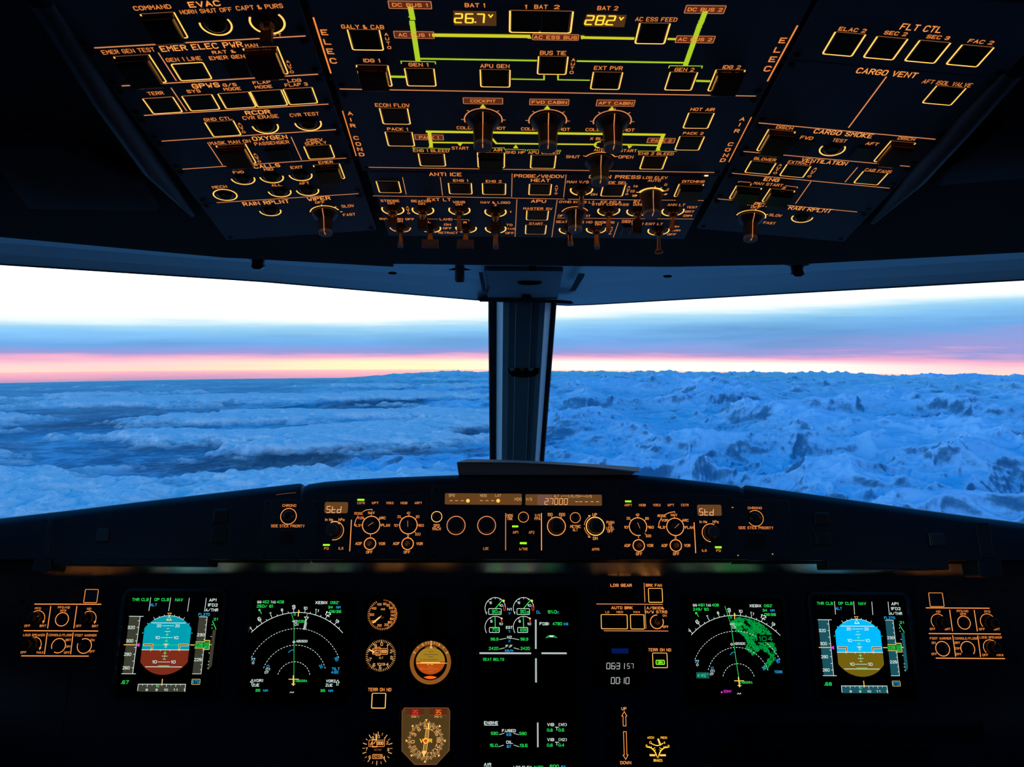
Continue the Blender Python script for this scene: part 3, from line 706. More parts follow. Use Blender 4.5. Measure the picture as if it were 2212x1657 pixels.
m.Ln([(690, 540), (668, 526), (1025, 535), (1020, 548)], 0.0006, gt); m.T('ENG 1 BLEED', 845, 554, 335, 28); m.btn((740, 700), (975, 582))
m.Ln([(1290, 530), (1545, 526), (1545, 538)], 0.0006, gt); m.T('RAM AIR', 1412, 546, 225, 28); m.btn((1292, 715), (1552, 572), 'guard')
m.Ln([(1555, 552), (1555, 540), (1750, 545), (1750, 556)], 0.0006, gt); m.T('GND HP', 1650, 570, 178, 26); m.Ln([(1768, 556), (1768, 545), (2085, 551), (2082, 562)], 0.0006, gt); m.T('APU BLEED', 1925, 572, 298, 28); m.btn((1790, 722), (2045, 597))
m.cr = 'F'
m.T('X BLEED', 530, 440, 215, 26); m.T('AUTO', 515, 545, 112, 26); m.T('SHUT', 255, 612, 125, 26); m.T('OPEN', 762, 614, 135, 28)
a, b = m.c(515, 497); m.lay(yt).ring(a, b, 0.0042, 0.0060, m.LH, 90, 270)
m.knob(508, 655, 165, 870, rb=0.0085, arc=(30, 150), m='amber_text2', ticks=(90, 30, 150))
m.T('HOT AIR', 1495, 160, 225, 30); m.btn((1300, 340), (1612, 192)); m.T('PACK 2', 1405, 388, 190, 24); m.btn((1222, 548), (1518, 417)); m.Ln([(1118, 402), (1070, 530)], 0.0034, yt); m.tri(1072, 535, 50, 34, True, yt)
m.Box((960, 477), (1235, 436)); m.T('PACK 2', 1100, 457, 188, 26, dh=2e-4); m.tri(795, 520, 48, 28, False, yt); m.T('START', 785, 554, 158, 26); m.Ln([(880, 568), (880, 557), (1245, 562)], 0.0006, gt)
m.T('ENG 2 BLEED', 1050, 583, 332, 26); m.btn((887, 730), (1160, 607))
for ch, x, y in zip('AIRCOND', (1875, 1855, 1822, 1762, 1735, 1715, 1688), (252, 305, 365, 492, 545, 598, 645)): m.T(ch, x, y, 40, 34)
m.Ln([(1960, 235), (1745, 660)], 0.0010, 'amber_text'); m.done()

# ---------------- third row
def cpx(x, y): return OC.p(x, y)
sp1 = cpx(1106, 400)[0]; sp2 = cpx(1220, 400)[0]
m = Mod('anti_ice_panel', 'narrow overhead panel lettered ANTI ICE with three lit buttons', 'control panel', OC, 'G', cg).plate((ce0+0.004, yb[3]), (sp1, yb[2]), r=0.0012, screws=False)
m.T('ANTI ICE', 915, 82, 345, 38, 'amber_text'); m.btn((195, 280), (412, 157)); m.btn((957, 295), (1202, 177)); m.btn((1317, 300), (1575, 180)); m.T('ENG 1', 1080, 150, 155, 26); m.T('ENG 2', 1440, 158, 165, 26)
m.Ln([(450, 115), (490, 300)], 0.0006); m.Ln([(860, 115), (885, 310)], 0.0006); m.Ln([(1640, 75), (1635, 325)], 0.0006); m.Ln([(130, 315), (1640, 338)], 0.0008); m.done()
m = Mod('probe_heat_panel', 'small overhead panel lettered PROBE/WINDOW HEAT with one lit button', 'control panel', OC, 'H', cg).plate((sp1, yb[3]), (sp2, yb[2]), r=0.0012, screws=False)
m.T('PROBE/WINDOW', 325, 102, 535, 36); m.T('HEAT', 340, 148, 200, 34); m.btn((207, 305), (465, 187)); AUTO(m, 515, 210, 508, 290, 24, 17); m.Ln([(618, 85), (590, 332)], 0.0006); m.Ln([(34, 340), (600, 350)], 0.0008); m.done()
m = Mod('cabin_pressure_panel', 'overhead panel lettered CABIN PRESS with landing elevation knob', 'control panel', OC, 'H', cg).plate((sp2, yb[3]), (ce1-0.002, yb[2]), r=0.0012, screws=False)
m.T('MAN V/S', 745, 165, 232, 28); m.T('CABIN PRESS', 1148, 110, 555, 38); m.T('LDG ELEV', 1585, 118, 262, 28); m.T('AUTO', 1575, 150, 132, 24); m.toggle(785, 250, 126, 780, 440, 'clear', 165, 375)
m.T('MODE SEL', 1150, 172, 268, 28); m.btn((987, 318), (1270, 192)); m.T('DN', 922, 300, 62, 24); AUTO(m, 1300, 218, 1277, 297, 24, 18)
for t, x, y in (('14', 1372, 212), ('12', 1338, 265), ('10', 1358, 315), ('0', 1700, 195), ('2', 1720, 248), ('4', 1692, 300)): m.T(t, x, y, 44 if len(t) > 1 else 22, 24)
m.knob(1540, 300, 150, 540, rb=0.0095, arc=(30, 165), m='amber_frame', aw=0.0024, ticks=(85, 60, 30, 5, 165, 190)); m.T('DITCHING', 2000, 160, 238, 26); m.btn((1782, 325), (2118, 187), 'guard')
m.Ln([(640, 352), (2110, 366)], 0.0008); a, b = m.c(2140, 97); m.lay('amber_hot').box(a-.0018, b-.0008, a+.0018, b+.0008, 0, 0.0004); m.done()
# ---------------- fourth row
se1 = cpx(1115, 470)[0]; se2 = cpx(1198, 470)[0]; yI = OC.p(1350, 472.5)[1]
m = Mod('exterior_light_panel', 'overhead panel lettered EXT LT with eight toggle switches', 'control panel', OC, 'G', cg).plate((ce0+0.006, yb[4]), (se1, yb[3]), r=0.0012, screws=False)
m.T('STROBE', 315, 370, 198, 25); m.T('ON', 325, 396, 68, 22); AUTO(m, 502, 437, 517, 505, 22, 16); m.T('BEACON', 650, 373, 205, 25); m.T('ON', 658, 402, 65, 22); m.T('EXT LT', 848, 357, 248, 32); m.T('WING', 1063, 383, 125, 24); m.T('ON', 1063, 409, 65, 22)
m.T('NAV & LOGO', 1458, 388, 315, 25); m.T('2', 1458, 415, 22, 20); m.T('1', 1622, 490, 14, 20); m.T('RWY TURN OFF', 390, 568, 370, 22); m.T('ON', 415, 592, 65, 20)
m.T('LAND', 922, 570, 130, 24); m.Ln([(720, 582), (720, 568), (835, 568)], 0.0005); m.Ln([(1010, 572), (1172, 575), (1172, 590)], 0.0005); m.T('L', 742, 600, 22, 20); m.T('R', 1130, 605, 28, 20)
m.T('ON', 938, 628, 68, 22); m.T('OFF', 938, 668, 90, 22); m.T('RETRACT', 945, 717, 205, 22); m.T('TO', 1610, 632, 60, 22); m.T('TAXI', 1630, 674, 80, 20); m.T('OFF', 1615, 720, 90, 22)
m.toggle(345, 465, 124, 335, 640, 'paddle', 155, 385, tw=0.0052); m.toggle(672, 470, 122, 665, 690, 'paddle', 155, 385, tw=0.0052); m.toggle(1068, 470, 120, 1065, 700, 'thin', 155, 385); m.toggle(1460, 490, 121, 1462, 715, 'paddle', 155, 385, tw=0.0052)
m.toggle(425, 660, 117, 428, 875, 'clear', 180, 360, m='amber_text2'); m.toggle(755, 665, 115, 750, 880, 'land', 195, 375, tw=0.0095); m.toggle(1140, 667, 117, 1130, 882, 'land', 165, 375, tw=0.0095); m.toggle(1462, 672, 117, 1462, 888, 'clear', 165, 385); m.Ln([(1692, 355), (1672, 760)], 0.0006); m.done()
m = Mod('apu_panel', 'small overhead panel lettered APU with MASTER SW and START buttons', 'control panel', OC, 'H', cg).plate((se1, yb[4]), (se2, yb[3]), r=0.0012, screws=False)
m.T('APU', 318, 374, 155, 32); m.T('MASTER SW', 310, 455, 308, 25); m.btn((180, 578), (432, 475)); m.T('START', 292, 618, 145, 24); m.btn((170, 730), (408, 633)); m.Ln([(520, 360), (462, 765)], 0.0006); m.done()
m = Mod('interior_light_panel', 'overhead panel lettered INT LT with dimmer knob and three toggles', 'control panel', OC, 'H', cg).plate((se2, yI), (ce1-0.004, yb[3]), r=0.0012, screws=False)
m.T('OVHD INTEG LT', 735, 383, 378, 25); m.T('OFF', 575, 532, 88, 24); m.T('BRT', 838, 534, 82, 24); m.knob(712, 502, 148, 700, rb=0.0078, arc=(20, 170), m='amber_text2')
m.T('ICE IND &', 1105, 382, 220, 24); m.T('STBY COMPASS', 1098, 409, 395, 25); m.toggle(1080, 477, 124, 1075, 700, 'thin', 160, 385); m.T('INT LT', 1475, 381, 238, 34); m.T('DOME', 1405, 411, 110, 25); m.toggle(1392, 482, 120, 1385, 735, 'paddle', 165, 375, tw=0.0052)
m.T('ANN LT', 1815, 413, 185, 26); m.T('TEST', 1985, 440, 112, 22); m.T('BRT', 1960, 487, 92, 22); m.T('DIM', 1938, 531, 84, 22); m.toggle(1778, 480, 124, 1765, 690, 'thin', 160, 385); m.Ln([(520, 556), (2000, 568)], 0.0007); m.done()
m = Mod('sign_light_panel', 'overhead panel lettered SIGNS with seat belt and no smoking toggles', 'control panel', OC, 'H', cg).plate((se2, yb[4]), (ce1-0.004, yI), r=0.0012, screws=False)
m.T('SEAT BELTS', 660, 599, 298, 24); m.toggle(655, 682, 117, 668, 855, 'clear', 165, 385); m.T('NO SMOKING', 990, 603, 298, 24); m.T('ON', 968, 627, 65, 20); m.toggle(945, 677, 112, 955, 888, 'clear', 170, 380); AUTO(m, 1115, 660, 1094, 728, 20, 16)
m.Ln([(1185, 605), (1130, 765)], 0.0006); m.T('SIGNS', 1300, 594, 150, 32); m.btn((1205, 735), (1330, 642), 'blank'); m.T('EMER EXIT LT', 1500, 620, 330, 24); m.toggle(1622, 692, 120, 1625, 930, 'disc', 165, 385)
m.T('ON', 1810, 650, 60, 20); m.T('ARM', 1815, 692, 80, 20); m.T('OFF', 1765, 735, 92, 22); m.done()
# ------------------------------------------------------------------ cockpit shell and window surround
class WM:
    def __init__(s): s.v = []; s.f = []; s.mi = []; s.m = 0
    def poly(s, pts):
        o = len(s.v); s.v += [tuple(p) for p in pts]; s.f.append(tuple(range(o, o+len(pts)))); s.mi.append(s.m)
    def strip(s, A, B):
        o = len(s.v); n = len(A); s.v += [tuple(p) for p in A]+[tuple(p) for p in B]
        for i in range(n-1): s.f.append((o+i, o+i+1, o+n+i+1, o+n+i)); s.mi.append(s.m)
    def hull(s, R0, R1):
        o = len(s.v); n = len(R0); s.v += [tuple(p) for p in R0]+[tuple(p) for p in R1]
        for i in range(n): s.f.append((o+i, o+(i+1) % n, o+n+(i+1) % n, o+n+i)); s.mi.append(s.m)
        s.f += [tuple(o+i for i in range(n))[::-1], tuple(o+n+i for i in range(n))]; s.mi += [s.m, s.m]
    def build(s, name, mats, parent=None, smooth=False, kind=None, label=None, cat=None, sub=0):
        me = bpy.data.meshes.new(name); me.from_pydata(s.v, [], s.f)
        if isinstance(mats, str): mats = [mats]
        for m in mats: me.materials.append(MAT[m])
        me.polygons.foreach_set('material_index', s.mi)
        if smooth: me.polygons.foreach_set('use_smooth', [True]*len(me.polygons)); me.set_sharp_from_angle(angle=0.7)
        me.update(); o = bpy.data.objects.new(name, me); COL.objects.link(o)
        if parent: o.parent = parent; o.matrix_parent_inverse = parent.matrix_world.inverted()
        tag(o, label, cat, None, kind); return o
def hitz(px, py, org):
    r = ray(px, py); return CAM+r*((org-CAM).dot(_u0)/r.dot(_u0))

# ceiling lining that carries the overhead panels: three folded boards with a rolled front edge
hb = -0.0045
foldL = OC.p(722, 192)[0]; foldR = OC.p(1652, 207)[0]; bot = OC.p(1110, 580)[1]; top = OC.p(1110, -420)[1]
def lip(pl, pts_front, name):
    pass
w = WM()
def board(pl, poly):
    A = [pl.pt(a, b, hb) for a, b in poly]; B = [pl.pt(a, b, hb-0.02) for a, b in poly]; w.hull(A, B)
eL = [OL.p(-420, 470, hb), OL.p(0, 512, hb), OL.p(480, 556, hb)]
eR = [OR.p(1722, 571, hb), OR.p(2212, 545, hb), OR.p(2700, 520, hb)]
fl = (0.0, None)
cb = [(foldL, bot+0.001), (foldL+0.12, bot), (foldR-0.12, bot), (foldR, bot+0.001)]
board(OC, cb+[(foldR, top), (foldL, top)])
lf = (0.0, OL.p(812, 579, hb)[1]); rf = (0.0, OR.p(1500, 580, hb)[1])
aoL = -(1.23-abs(oL.x))/math.cos(SA); aoR = (1.23-abs(oR.x))/math.cos(SA)
board(OL, [(aoL, eL[0][1]+.02)]+eL+[lf, (0.0, top), (aoL, top)])
board(OR, [rf]+eR+[(aoR, eR[-1][1]+.02), (aoR, top), (0.0, top)])
bb_ = 0.14; lo_ = [OL.pt(aoL, bb_, hb-.012), OL.pt(0, bb_, hb-.012), OR.pt(0, bb_, hb-.012), OR.pt(aoR, bb_, hb-.012)]
up2 = [Vector((p.x, p.y, 2.0)) for p in lo_][::-1]; w.hull(lo_+up2, [p+Vector((0, .02, 0)) for p in lo_+up2])
FE = [OL.pt(*p, hb) for p in eL]+[OC.pt(*p, hb) for p in cb]+[OR.pt(*p, hb) for p in eR]      # front edge, left to right
LIN = -OC.n
A0 = FE; A1 = [p+FWD*0.010+LIN*0.004 for p in FE]; A2 = [p+FWD*0.014+LIN*0.014 for p in FE]; A3 = [p+FWD*0.012+LIN*0.035 for p in FE]
w.strip(A0, A1); w.strip(A1, A2); w.strip(A2, A3)
w.build('ceiling', 'lining', smooth=True, kind='structure')
# rails along both outer sides of the side columns
k = 0
for pl, pts in ((OL, [(90, 10), (222, 215), (328, 365), (416, 472)]), (OR, [(2190, 160), (2080, 275), (1980, 385), (1885, 488)])):
    k += 1; q = MB(); P = [pl.p(x, y, 0.0) for x, y in pts]
    rings = []
    for i, (a, b) in enumerate(P):
        wd = 0.011 if i else 0.011
        hh = 0.012 if 0 < i < len(P)-1 else 0.006
        if i == len(P)-1: wd = 0.003; hh = 0.001
        rings.append([(a+wd*math.cos(t*math.pi/8), b, hb-0.002+(hh+0.004)*math.sin(t*math.pi/8)) for t in range(9)])
    q.loft(rings, closed=True); q.build('trim_%d' % k, 'trim_dark', M=pl.M(), smooth=True)['kind'] = 'structure'
# recessed pockets in the lining out by the corners
for pl, pts in ((OL, [(-60, 290), (120, 290), (300, 375), (345, 455), (60, 450)]), (OR, [(2240, 268), (2170, 268), (2030, 360), (2010, 400), (2240, 380)])):
    k += 1; q = MB(); P = [pl.p(x, y, 0.0) for x, y in pts]; cx = sum(p[0] for p in P)/5; cy = sum(p[1] for p in P)/5
    q.loft([[(a, b, hb) for a, b in P], [(cx+(a-cx)*.96, cy+(b-cy)*.94, hb+.007) for a, b in P], [(cx+(a-cx)*.86, cy+(b-cy)*.82, hb+.010) for a, b in P]]); q.build('trim_%d' % k, 'lining', M=pl.M(), smooth=True)['kind'] = 'structure'

# windshield top edge at one height, the two panes meeting at the centre post
ZT = W(1040, 648, 1.40)
TL = [hitz(x, y, ZT) for x, y in ((-420, 543), (0, 570.5), (560, 607), (1034, 648))]
TR = [hitz(x, y, ZT) for x, y in ((1236, 660), (1722, 632), (2212, 604), (2700, 579))]
mid = [W(1050, 652, 1.42), W(1205, 654, 1.42)]
TE = TL+TR
# band between the lining edge and the windshield edge
def at(poly, t):
    L = [0]; 
    for i in range(1, len(poly)): L.append(L[-1]+(poly[i]-poly[i-1]).length)
    d = t*L[-1]
    for i in range(1, len(poly)):
        if d <= L[i]+1e-9: k = (d-L[i-1])/(L[i]-L[i-1]); return poly[i-1].lerp(poly[i], k)
    return poly[-1]
FE2 = [p+FWD*0.014+LIN*0.012 for p in FE]
NS = 40
def xat(poly, x):
    for i in range(1, len(poly)):
        if poly[i].x >= x or i == len(poly)-1:
            k = (x-poly[i-1].x)/(poly[i].x-poly[i-1].x); return poly[i-1].lerp(poly[i], k)
xs = [FE2[0].x+(FE2[-1].x-FE2[0].x)*i/NS for i in range(NS+1)]
AA = [xat(FE2, x) for x in xs]
BB = [xat(TE, TE[0].x+(TE[-1].x-TE[0].x)*i/NS) for i in range(NS+1)]
def bulge(t): return [AA[i].lerp(BB[i], t)+Vector((0, 0, 0.010*math.sin(t*math.pi))) for i in range(NS+1)]
w = WM()
ts = [0, .12, .3, .55, .8, .97, .99]
for i in range(len(ts)-1): w.strip(bulge(ts[i]), bulge(ts[i+1]))
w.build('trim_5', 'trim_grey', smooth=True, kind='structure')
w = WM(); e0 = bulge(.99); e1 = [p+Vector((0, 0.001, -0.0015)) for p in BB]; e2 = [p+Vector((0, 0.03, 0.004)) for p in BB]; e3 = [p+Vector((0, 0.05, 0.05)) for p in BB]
w.strip(e0, e1); w.strip(e1, e2); w.strip(e2, e3); w.build('trim_6', 'trim_dark', smooth=True, kind='structure')

# glass panes
glass = bpy.data.materials.new('glass'); glass.use_nodes = True; nt = glass.node_tree; nt.nodes.clear()
tr_ = N(nt, 'ShaderNodeBsdfTransparent'); tr_.inputs[0].default_value = (0.985, 0.99, 0.995, 1); gl = N(nt, 'ShaderNodeBsdfGlossy'); gl.inputs['Roughness'].default_value = 0.02
mx = N(nt, 'ShaderNodeMixShader'); ou = N(nt, 'ShaderNodeOutputMaterial')
mx.inputs[0].default_value = 0.012; nt.links.new(tr_.outputs[0], mx.inputs[1]); nt.links.new(gl.outputs[0], mx.inputs[2]); nt.links.new(mx.outputs[0], ou.inputs[0]); MAT['glass'] = glass

VD = (W(1128, 1130, 1.75)-W(1128, 650, 1.42))*1.35
for k, (c0, o0) in enumerate(((W(1112, 640, 1.46), TL[0]), (W(1146, 640, 1.46), TR[-1]))):
    c0 = c0+Vector((0, 0, 0.006)); o0 = o0+Vector((0, 0, 0.012)); w = WM(); c1 = c0+VD; o1 = o0+VD+Vector((-0.1 if k == 0 else 0.1, 0, 0))
    n = (o0-c0).cross(VD).normalized(); n = n if n.y > 0 else -n
    w.hull([c0, o0, o1, c1], [p+n*0.012 for p in (c0, o0, o1, c1)])
    o = w.build('window_%d' % (k+1), 'glass', kind='structure')
    # ice flecks and scratches frozen on the pane
    q = WM(); ax = (o0-c0).normalized(); ay = VD.normalized(); 
    marks = [((165, 835), 9, 0.9, 0.1), ((840, 890), 3, 1, 0)] if k == 0 else \
            [((1742, 905), 6, .3, 1), ((1650, 830), 3, 1, 0)]
    for (px, py), L, dx, dy in marks:
        r = ray(px, py); t = (c0-n*0.0005-CAM).dot(n)/r.dot(n); p = CAM+r*t
        d = (ax*dx+ay*dy).normalized(); e = d.cross(n).normalized(); s = 0.0008
        q.poly([p-d*L*s, p+e*s*0.5, p+d*L*s, p-e*s*0.5])
    q.build('ice_fleck', 'frost', parent=o)

# centre post
post = empty('windshield_post', Matrix.Translation(W(1128, 1000, 1.86)), 'dark centre windshield post with two pale blue edge strips and a compass slot', 'post')
def pd(y): return 1.42+(y-650)/(480.0)*0.33
def pc(x0, x1, z=0.0, ys=(640, 992, 1130)):
    """x0,x1 = pixel at y 650 and y 992"""
    return [W(x0+(x1-x0)*(y-650)/342.0, y, pd(y)+z) for y in ys]
def pstrip(name, lines, m, smooth=False, par=post):
    w = WM(); L = [pc(*l) for l in lines]
    for i in range(len(L)-1): w.strip(L[i], L[i+1])
    B = [pc(l[0], l[1], 0.06) for l in (lines[0], lines[-1])]
    w.strip(B[0], L[0]); w.strip(L[-1], B[1]); w.strip(B[1], B[0])
    return w.build(name, m, parent=par, smooth=smooth)
pstrip('seal', [(1054.5, 1057.5, .04), (1057, 1059.5, .032), (1066, 1065, .030), (1072, 1071, .034)], 'seal_black', True)
pstrip('seal', [(1191, 1166, .034), (1196, 1170, .030), (1201, 1174, .032), (1203, 1176, .04)], 'seal_black', True)
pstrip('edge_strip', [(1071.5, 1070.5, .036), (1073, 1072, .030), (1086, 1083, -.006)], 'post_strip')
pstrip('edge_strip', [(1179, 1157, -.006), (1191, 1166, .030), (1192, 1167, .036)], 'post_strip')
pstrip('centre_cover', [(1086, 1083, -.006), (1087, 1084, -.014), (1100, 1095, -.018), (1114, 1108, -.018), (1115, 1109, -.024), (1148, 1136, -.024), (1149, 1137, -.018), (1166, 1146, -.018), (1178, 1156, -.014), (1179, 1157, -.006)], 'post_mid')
# compass stowage: dark opening and three lamps
def pq(x0, y0, x1, y1, z): return [W(x0, y1, pd(y1)+z), W(x1, y1, pd(y1)+z), W(x1, y0, pd(y0)+z), W(x0, y0, pd(y0)+z)]
w = WM(); pts = [(1097, 795), (1166, 795), (1164, 806), (1156, 813), (1130, 816), (1106, 813), (1099, 806)]
w.hull([W(x, y, pd(y)-.036) for x, y in pts], [W(x, y, pd(y)-.024) for x, y in pts]); cp = w.build('compass_slot', 'seal_black', parent=post)
for x, m, r in ((1106, 'post_strip', 6), (1128, 'bush_metal', 6), (1147, 'post_strip', 6)):
    w = WM(); R = [(x+r*math.cos(t*math.pi/7), 795+r*1.1*math.sin(t*math.pi/7)) for t in range(8)]
    w.hull([W(a, b, pd(b)-.040) for a, b in R], [W(a, b, pd(b)-.037) for a, b in R]); w.build('lamp', m, parent=cp)
w = WM(); w.hull([W(1103, 709, 1.44), W(1152, 709, 1.44), W(1150, 792, 1.55), W(1106, 792, 1.55)][::-1], [p+Vector((0, .01, 0)) for p in (W(1103, 709, 1.44), W(1152, 709, 1.44), W(1150, 792, 1.55), W(1106, 792, 1.55))][::-1])
# head of the post: bracket box, lip, slot
w = WM()
def zq(x, y, z): return W(x, y, z)
H0 = [zq(1046, 585, 1.10), zq(1216, 586, 1.10), zq(1204, 646, 1.36), zq(1054, 645, 1.36)]
w.hull(H0, [p+Vector((0, 0.01, 0.03)) for p in H0]); w.build('head_cover', 'post_mid', parent=post)
w = WM(); pr = [(1031, 645), (1050, 643), (1100, 645), (1150, 646), (1200, 647), (1234, 650), (1240, 655), (1232, 657), (1200, 655), (1150, 653), (1054, 652), (1037, 652)]
w.hull([W(x, y, 1.355) for x, y in pr], [W(x, y, 1.39) for x, y in pr]); w.build('lip', 'trim_dark', parent=post, smooth=False)
for pts in ([(1034, 588), (1043, 588), (1050, 625), (1056, 629), (1054, 632), (1042, 628)], [(1250, 590), (1263, 591), (1262, 597), (1243, 628), (1228, 630), (1233, 624)]):
    w = WM(); w.hull([W(x, y, 0.995+(y-586)*.0058) for x, y in pts], [W(x, y, 1.02+(y-586)*.0058) for x, y in pts]); w.build('bracket', 'seal_black', parent=post)
w = WM(); R = [(1144+26*math.cos(t*math.pi/12), 611+5*math.sin(t*math.pi/12)) for t in range(24)]
w.hull([W(a, b, 1.185) for a, b in R], [W(a, b, 1.20) for a, b in R]); w.build('slot', 'seal_black', parent=post)
w = WM(); R = [(1126, 641), (1130, 635), (1144, 635), (1149, 641), (1146, 644), (1130, 644)]
w.hull([W(a, b, 1.31) for a, b in R], [W(a, b, 1.33) for a, b in R]); w.build('latch', 'bezel', parent=post)
w = WM(); w.hull([W(a, b, 1.06) for a, b in ((1143, 573), (1158, 573), (1158, 585), (1143, 585))], [W(a, b, 1.09) for a, b in ((1143, 573), (1158, 573), (1158, 585), (1143, 585))]); w.build('latch', 'bezel', parent=post)

# visor clips and the sensor peg hanging from the window surround
def hang(name, x, y0, prof, d, lab, cat, m='bezel', grp=None):
    top_ = W(x, y0, d); e = empty(name, Matrix.Translation(top_), lab, cat, grp)
    w = WM(); n = 20
    rings = [[top_+Vector((r*math.cos(2*math.pi*i/n), r*math.sin(2*math.pi*i/n)*0.7, -z)) for i in range(n)] for r, z in prof]
    for a, b in zip(rings, rings[1:]): w.hull(a, b)
    w.build('body', m, parent=e, smooth=True); return e
for x, y, d, lb_ in ((557, 556, 1.02, 'black flared visor clip on the window surround, left of the post'), (1722, 572, 1.04, 'black flared visor clip on the window surround, right of the post')):
    e = hang('visor_clip', x, y, [(0.017, -0.004), (0.016, 0.001), (0.009, 0.004), (0.0065, 0.013)], d, lb_, 'clip', grp='visor clips')
    w = WM(); b0 = W(x, y+14, d)
    w.hull([b0+Vector((a, 0.004, z)) for a, z in ((-.006, .002), (.006, .002), (.0085, -.004), (.004, -.007), (-.004, -.007), (-.0075, -.004))], [b0+Vector((a, -0.004, z)) for a, z in ((-.006, .002), (.006, .002), (.0085, -.004), (.004, -.007), (-.004, -.007), (-.0075, -.004))]); w.build('foot', 'bezel', parent=e)
e = hang('light_sensor', 993, 578, [(0.0065, -0.006), (0.0065, 0.017), (0.0055, 0.0195), (0.002, 0.020)], 1.06, 'small dark cylindrical peg hanging beside the windshield post', 'sensor', 'trim_dark')
w = WM(); b0 = W(993, 583, 1.06); w.hull([b0+Vector((a, .002, z)) for a, z in ((-.016, 0), (-.006, .003), (.006, .003), (.016, 0), (.006, -.001), (-.006, -.001))], [b0+Vector((a, 0, z)) for a, z in ((-.016, 0), (-.006, .003), (.006, .003), (.016, 0), (.006, -.001), (-.006, -.001))]); w.build('base', 'seal_black', parent=e)
for x, y in ((848, 590), (1442, 597)):
    w = WM(); b0 = W(x, y, 1.12); w.hull([b0+Vector((.006*math.cos(t), -.003, .002*math.sin(t))) for t in [i*math.pi/6 for i in range(12)]], [b0+Vector((.006*math.cos(t), .003, .002*math.sin(t))) for t in [i*math.pi/6 for i in range(12)]])
    tag(w.build('vent_plug', 'seal_black'), 'tiny dark oval plug in the window surround, %s of the post' % ('left' if x < 1100 else 'right'), 'plug', 'surround plugs')

# room shell
def quad(name, pts, m='lining'):
    w = WM(); n = (Vector(pts[1])-Vector(pts[0])).cross(Vector(pts[2])-Vector(pts[0])).normalized(); w.hull([Vector(p) for p in pts], [Vector(p)+n*0.02 for p in pts]); return w.build(name, m, kind='structure')
quad('floor', [(-1.3, -1.3, 0), (1.3, -1.3, 0), (1.3, 2.4, 0), (-1.3, 2.4, 0)])
quad('wall_back', [(-1.3, -1.3, 0), (1.3, -1.3, 0), (1.3, -1.3, 2.1), (-1.3, -1.3, 2.1)])
quad('ceiling_2', [(-1.3, -1.3, 2.0), (1.3, -1.3, 2.0), (1.3, 0.75, 2.0), (-1.3, 0.75, 2.0)])
zb = (W(1128, 640, 1.46)+VD).z
for sx, nm, e0 in ((-1, 'left', TL[0]), (1, 'right', TR[-1])):
    x = sx*1.25; w = WM(); T_ = Vector((sx*0.03, 0, 0)); y1 = e0.y-0.10
    for P in ([(x, -1.3, 0), (x, 1.93, 0), (x, 1.93, zb-.12), (x, 1.45, zb-.12), (x, 1.45, zb), (x, -1.3, zb)], [(x, -1.3, zb), (x, -0.05, zb), (x, -0.05, 2.1), (x, -1.3, 2.1)], [(x, 0.38, zb), (x, y1, zb), (x, y1, 2.1), (x, 0.38, 2.1)], [(x, -0.05, zb), (x, 0.38, zb), (x, 0.38, 1.05), (x, -0.05, 1.05)], [(x, -0.05, 1.42), (x, 0.38, 1.42), (x, 0.38, 2.1), (x, -0.05, 2.1)]): w.hull([Vector(p) for p in P], [Vector(p)+T_ for p in P])
    # unseen opaque fill added to keep light out between side wall and windshield
    eb = e0+VD+Vector((sx*0.1, 0, 0)); P = [Vector((x, y1, 2.1)), Vector((e0.x, e0.y+.02, 2.1)), e0+Vector((0, .02, 0)), eb, Vector((x, eb.y, eb.z)), Vector((x, y1, zb))]
    w.hull(P, [p+Vector((sx*.01, .03, 0)) for p in P]); w.build('wall_'+nm, 'lining', kind='structure')
    quad('window_%d' % (3 if sx < 0 else 4), [(x, -0.05, 1.05), (x, 0.38, 1.05), (x, 0.38, 1.42), (x, -0.05, 1.42)], 'glass')
quad('wall_front', [(-1.3, 1.93, 0), (1.3, 1.93, 0), (1.3, 1.93, zb), (-1.3, 1.93, zb)])
w = WM(); DK = [Vector((-1.25, 1.56, zb-.05)), Vector((1.25, 1.56, zb-.05)), Vector((1.25, 1.93, zb-.02)), Vector((-1.25, 1.93, zb-.02))]; w.hull(DK, [p-Vector((0, 0, .02)) for p in DK]); w.build('trim_7', 'glare_black', kind='structure')

# ------------------------------------------------------------------ glareshield
PV = Vector((0, math.cos(68.1*D2R), math.sin(68.1*D2R)))
GP = Plane(1129, 1130, 1.33, (1, 0, 0), PV)
MP = Plane(1112, 1400, 1.41, (1, 0, 0), PV)
gs = empty('glareshield', GP.M(), 'long black padded glareshield below the windshield', 'glareshield')
def hood(stations, ybot, name='hood_section'):
    q = MB(); rings = []
    for x, y in stations:
        a, bt = GP.p(x, y); bb = GP.p(x, ybot)[1]
        rings.append([(a, bb, 0), (a, bt-0.016, 0), (a, bt-0.010, -0.0015), (a, bt-0.004, -0.005), (a, bt-0.001, -0.010), (a, bt, -0.017), (a, bt-0.001, -0.03), (a, bt-0.10, -0.22), (a, bb-0.02, -0.22), (a, bb+0.014, -0.03), (a, bb+0.002, -0.012), (a, bb-0.001, -0.004)])
    q.loft(rings); return q.build(name, 'glare_black', gs, smooth=True)
hood([(-420, 1166), (-200, 1140), (0, 1116), (145, 1099.5), (289, 1082), (443, 1064), (560, 1050.5), (640, 1041.5), (648, 1041.8), (650.5, 1044)], 1208)
hood([(655, 1049), (658, 1045), (665, 1042.5), (700, 1037.5), (760, 1033), (850, 1028), (985, 1023), (1106, 1021.5), (1240, 1021.5), (1375, 1022.5), (1440, 1028), (1520, 1037), (1595, 1046), (1600, 1047), (1605, 1051)], 1208)
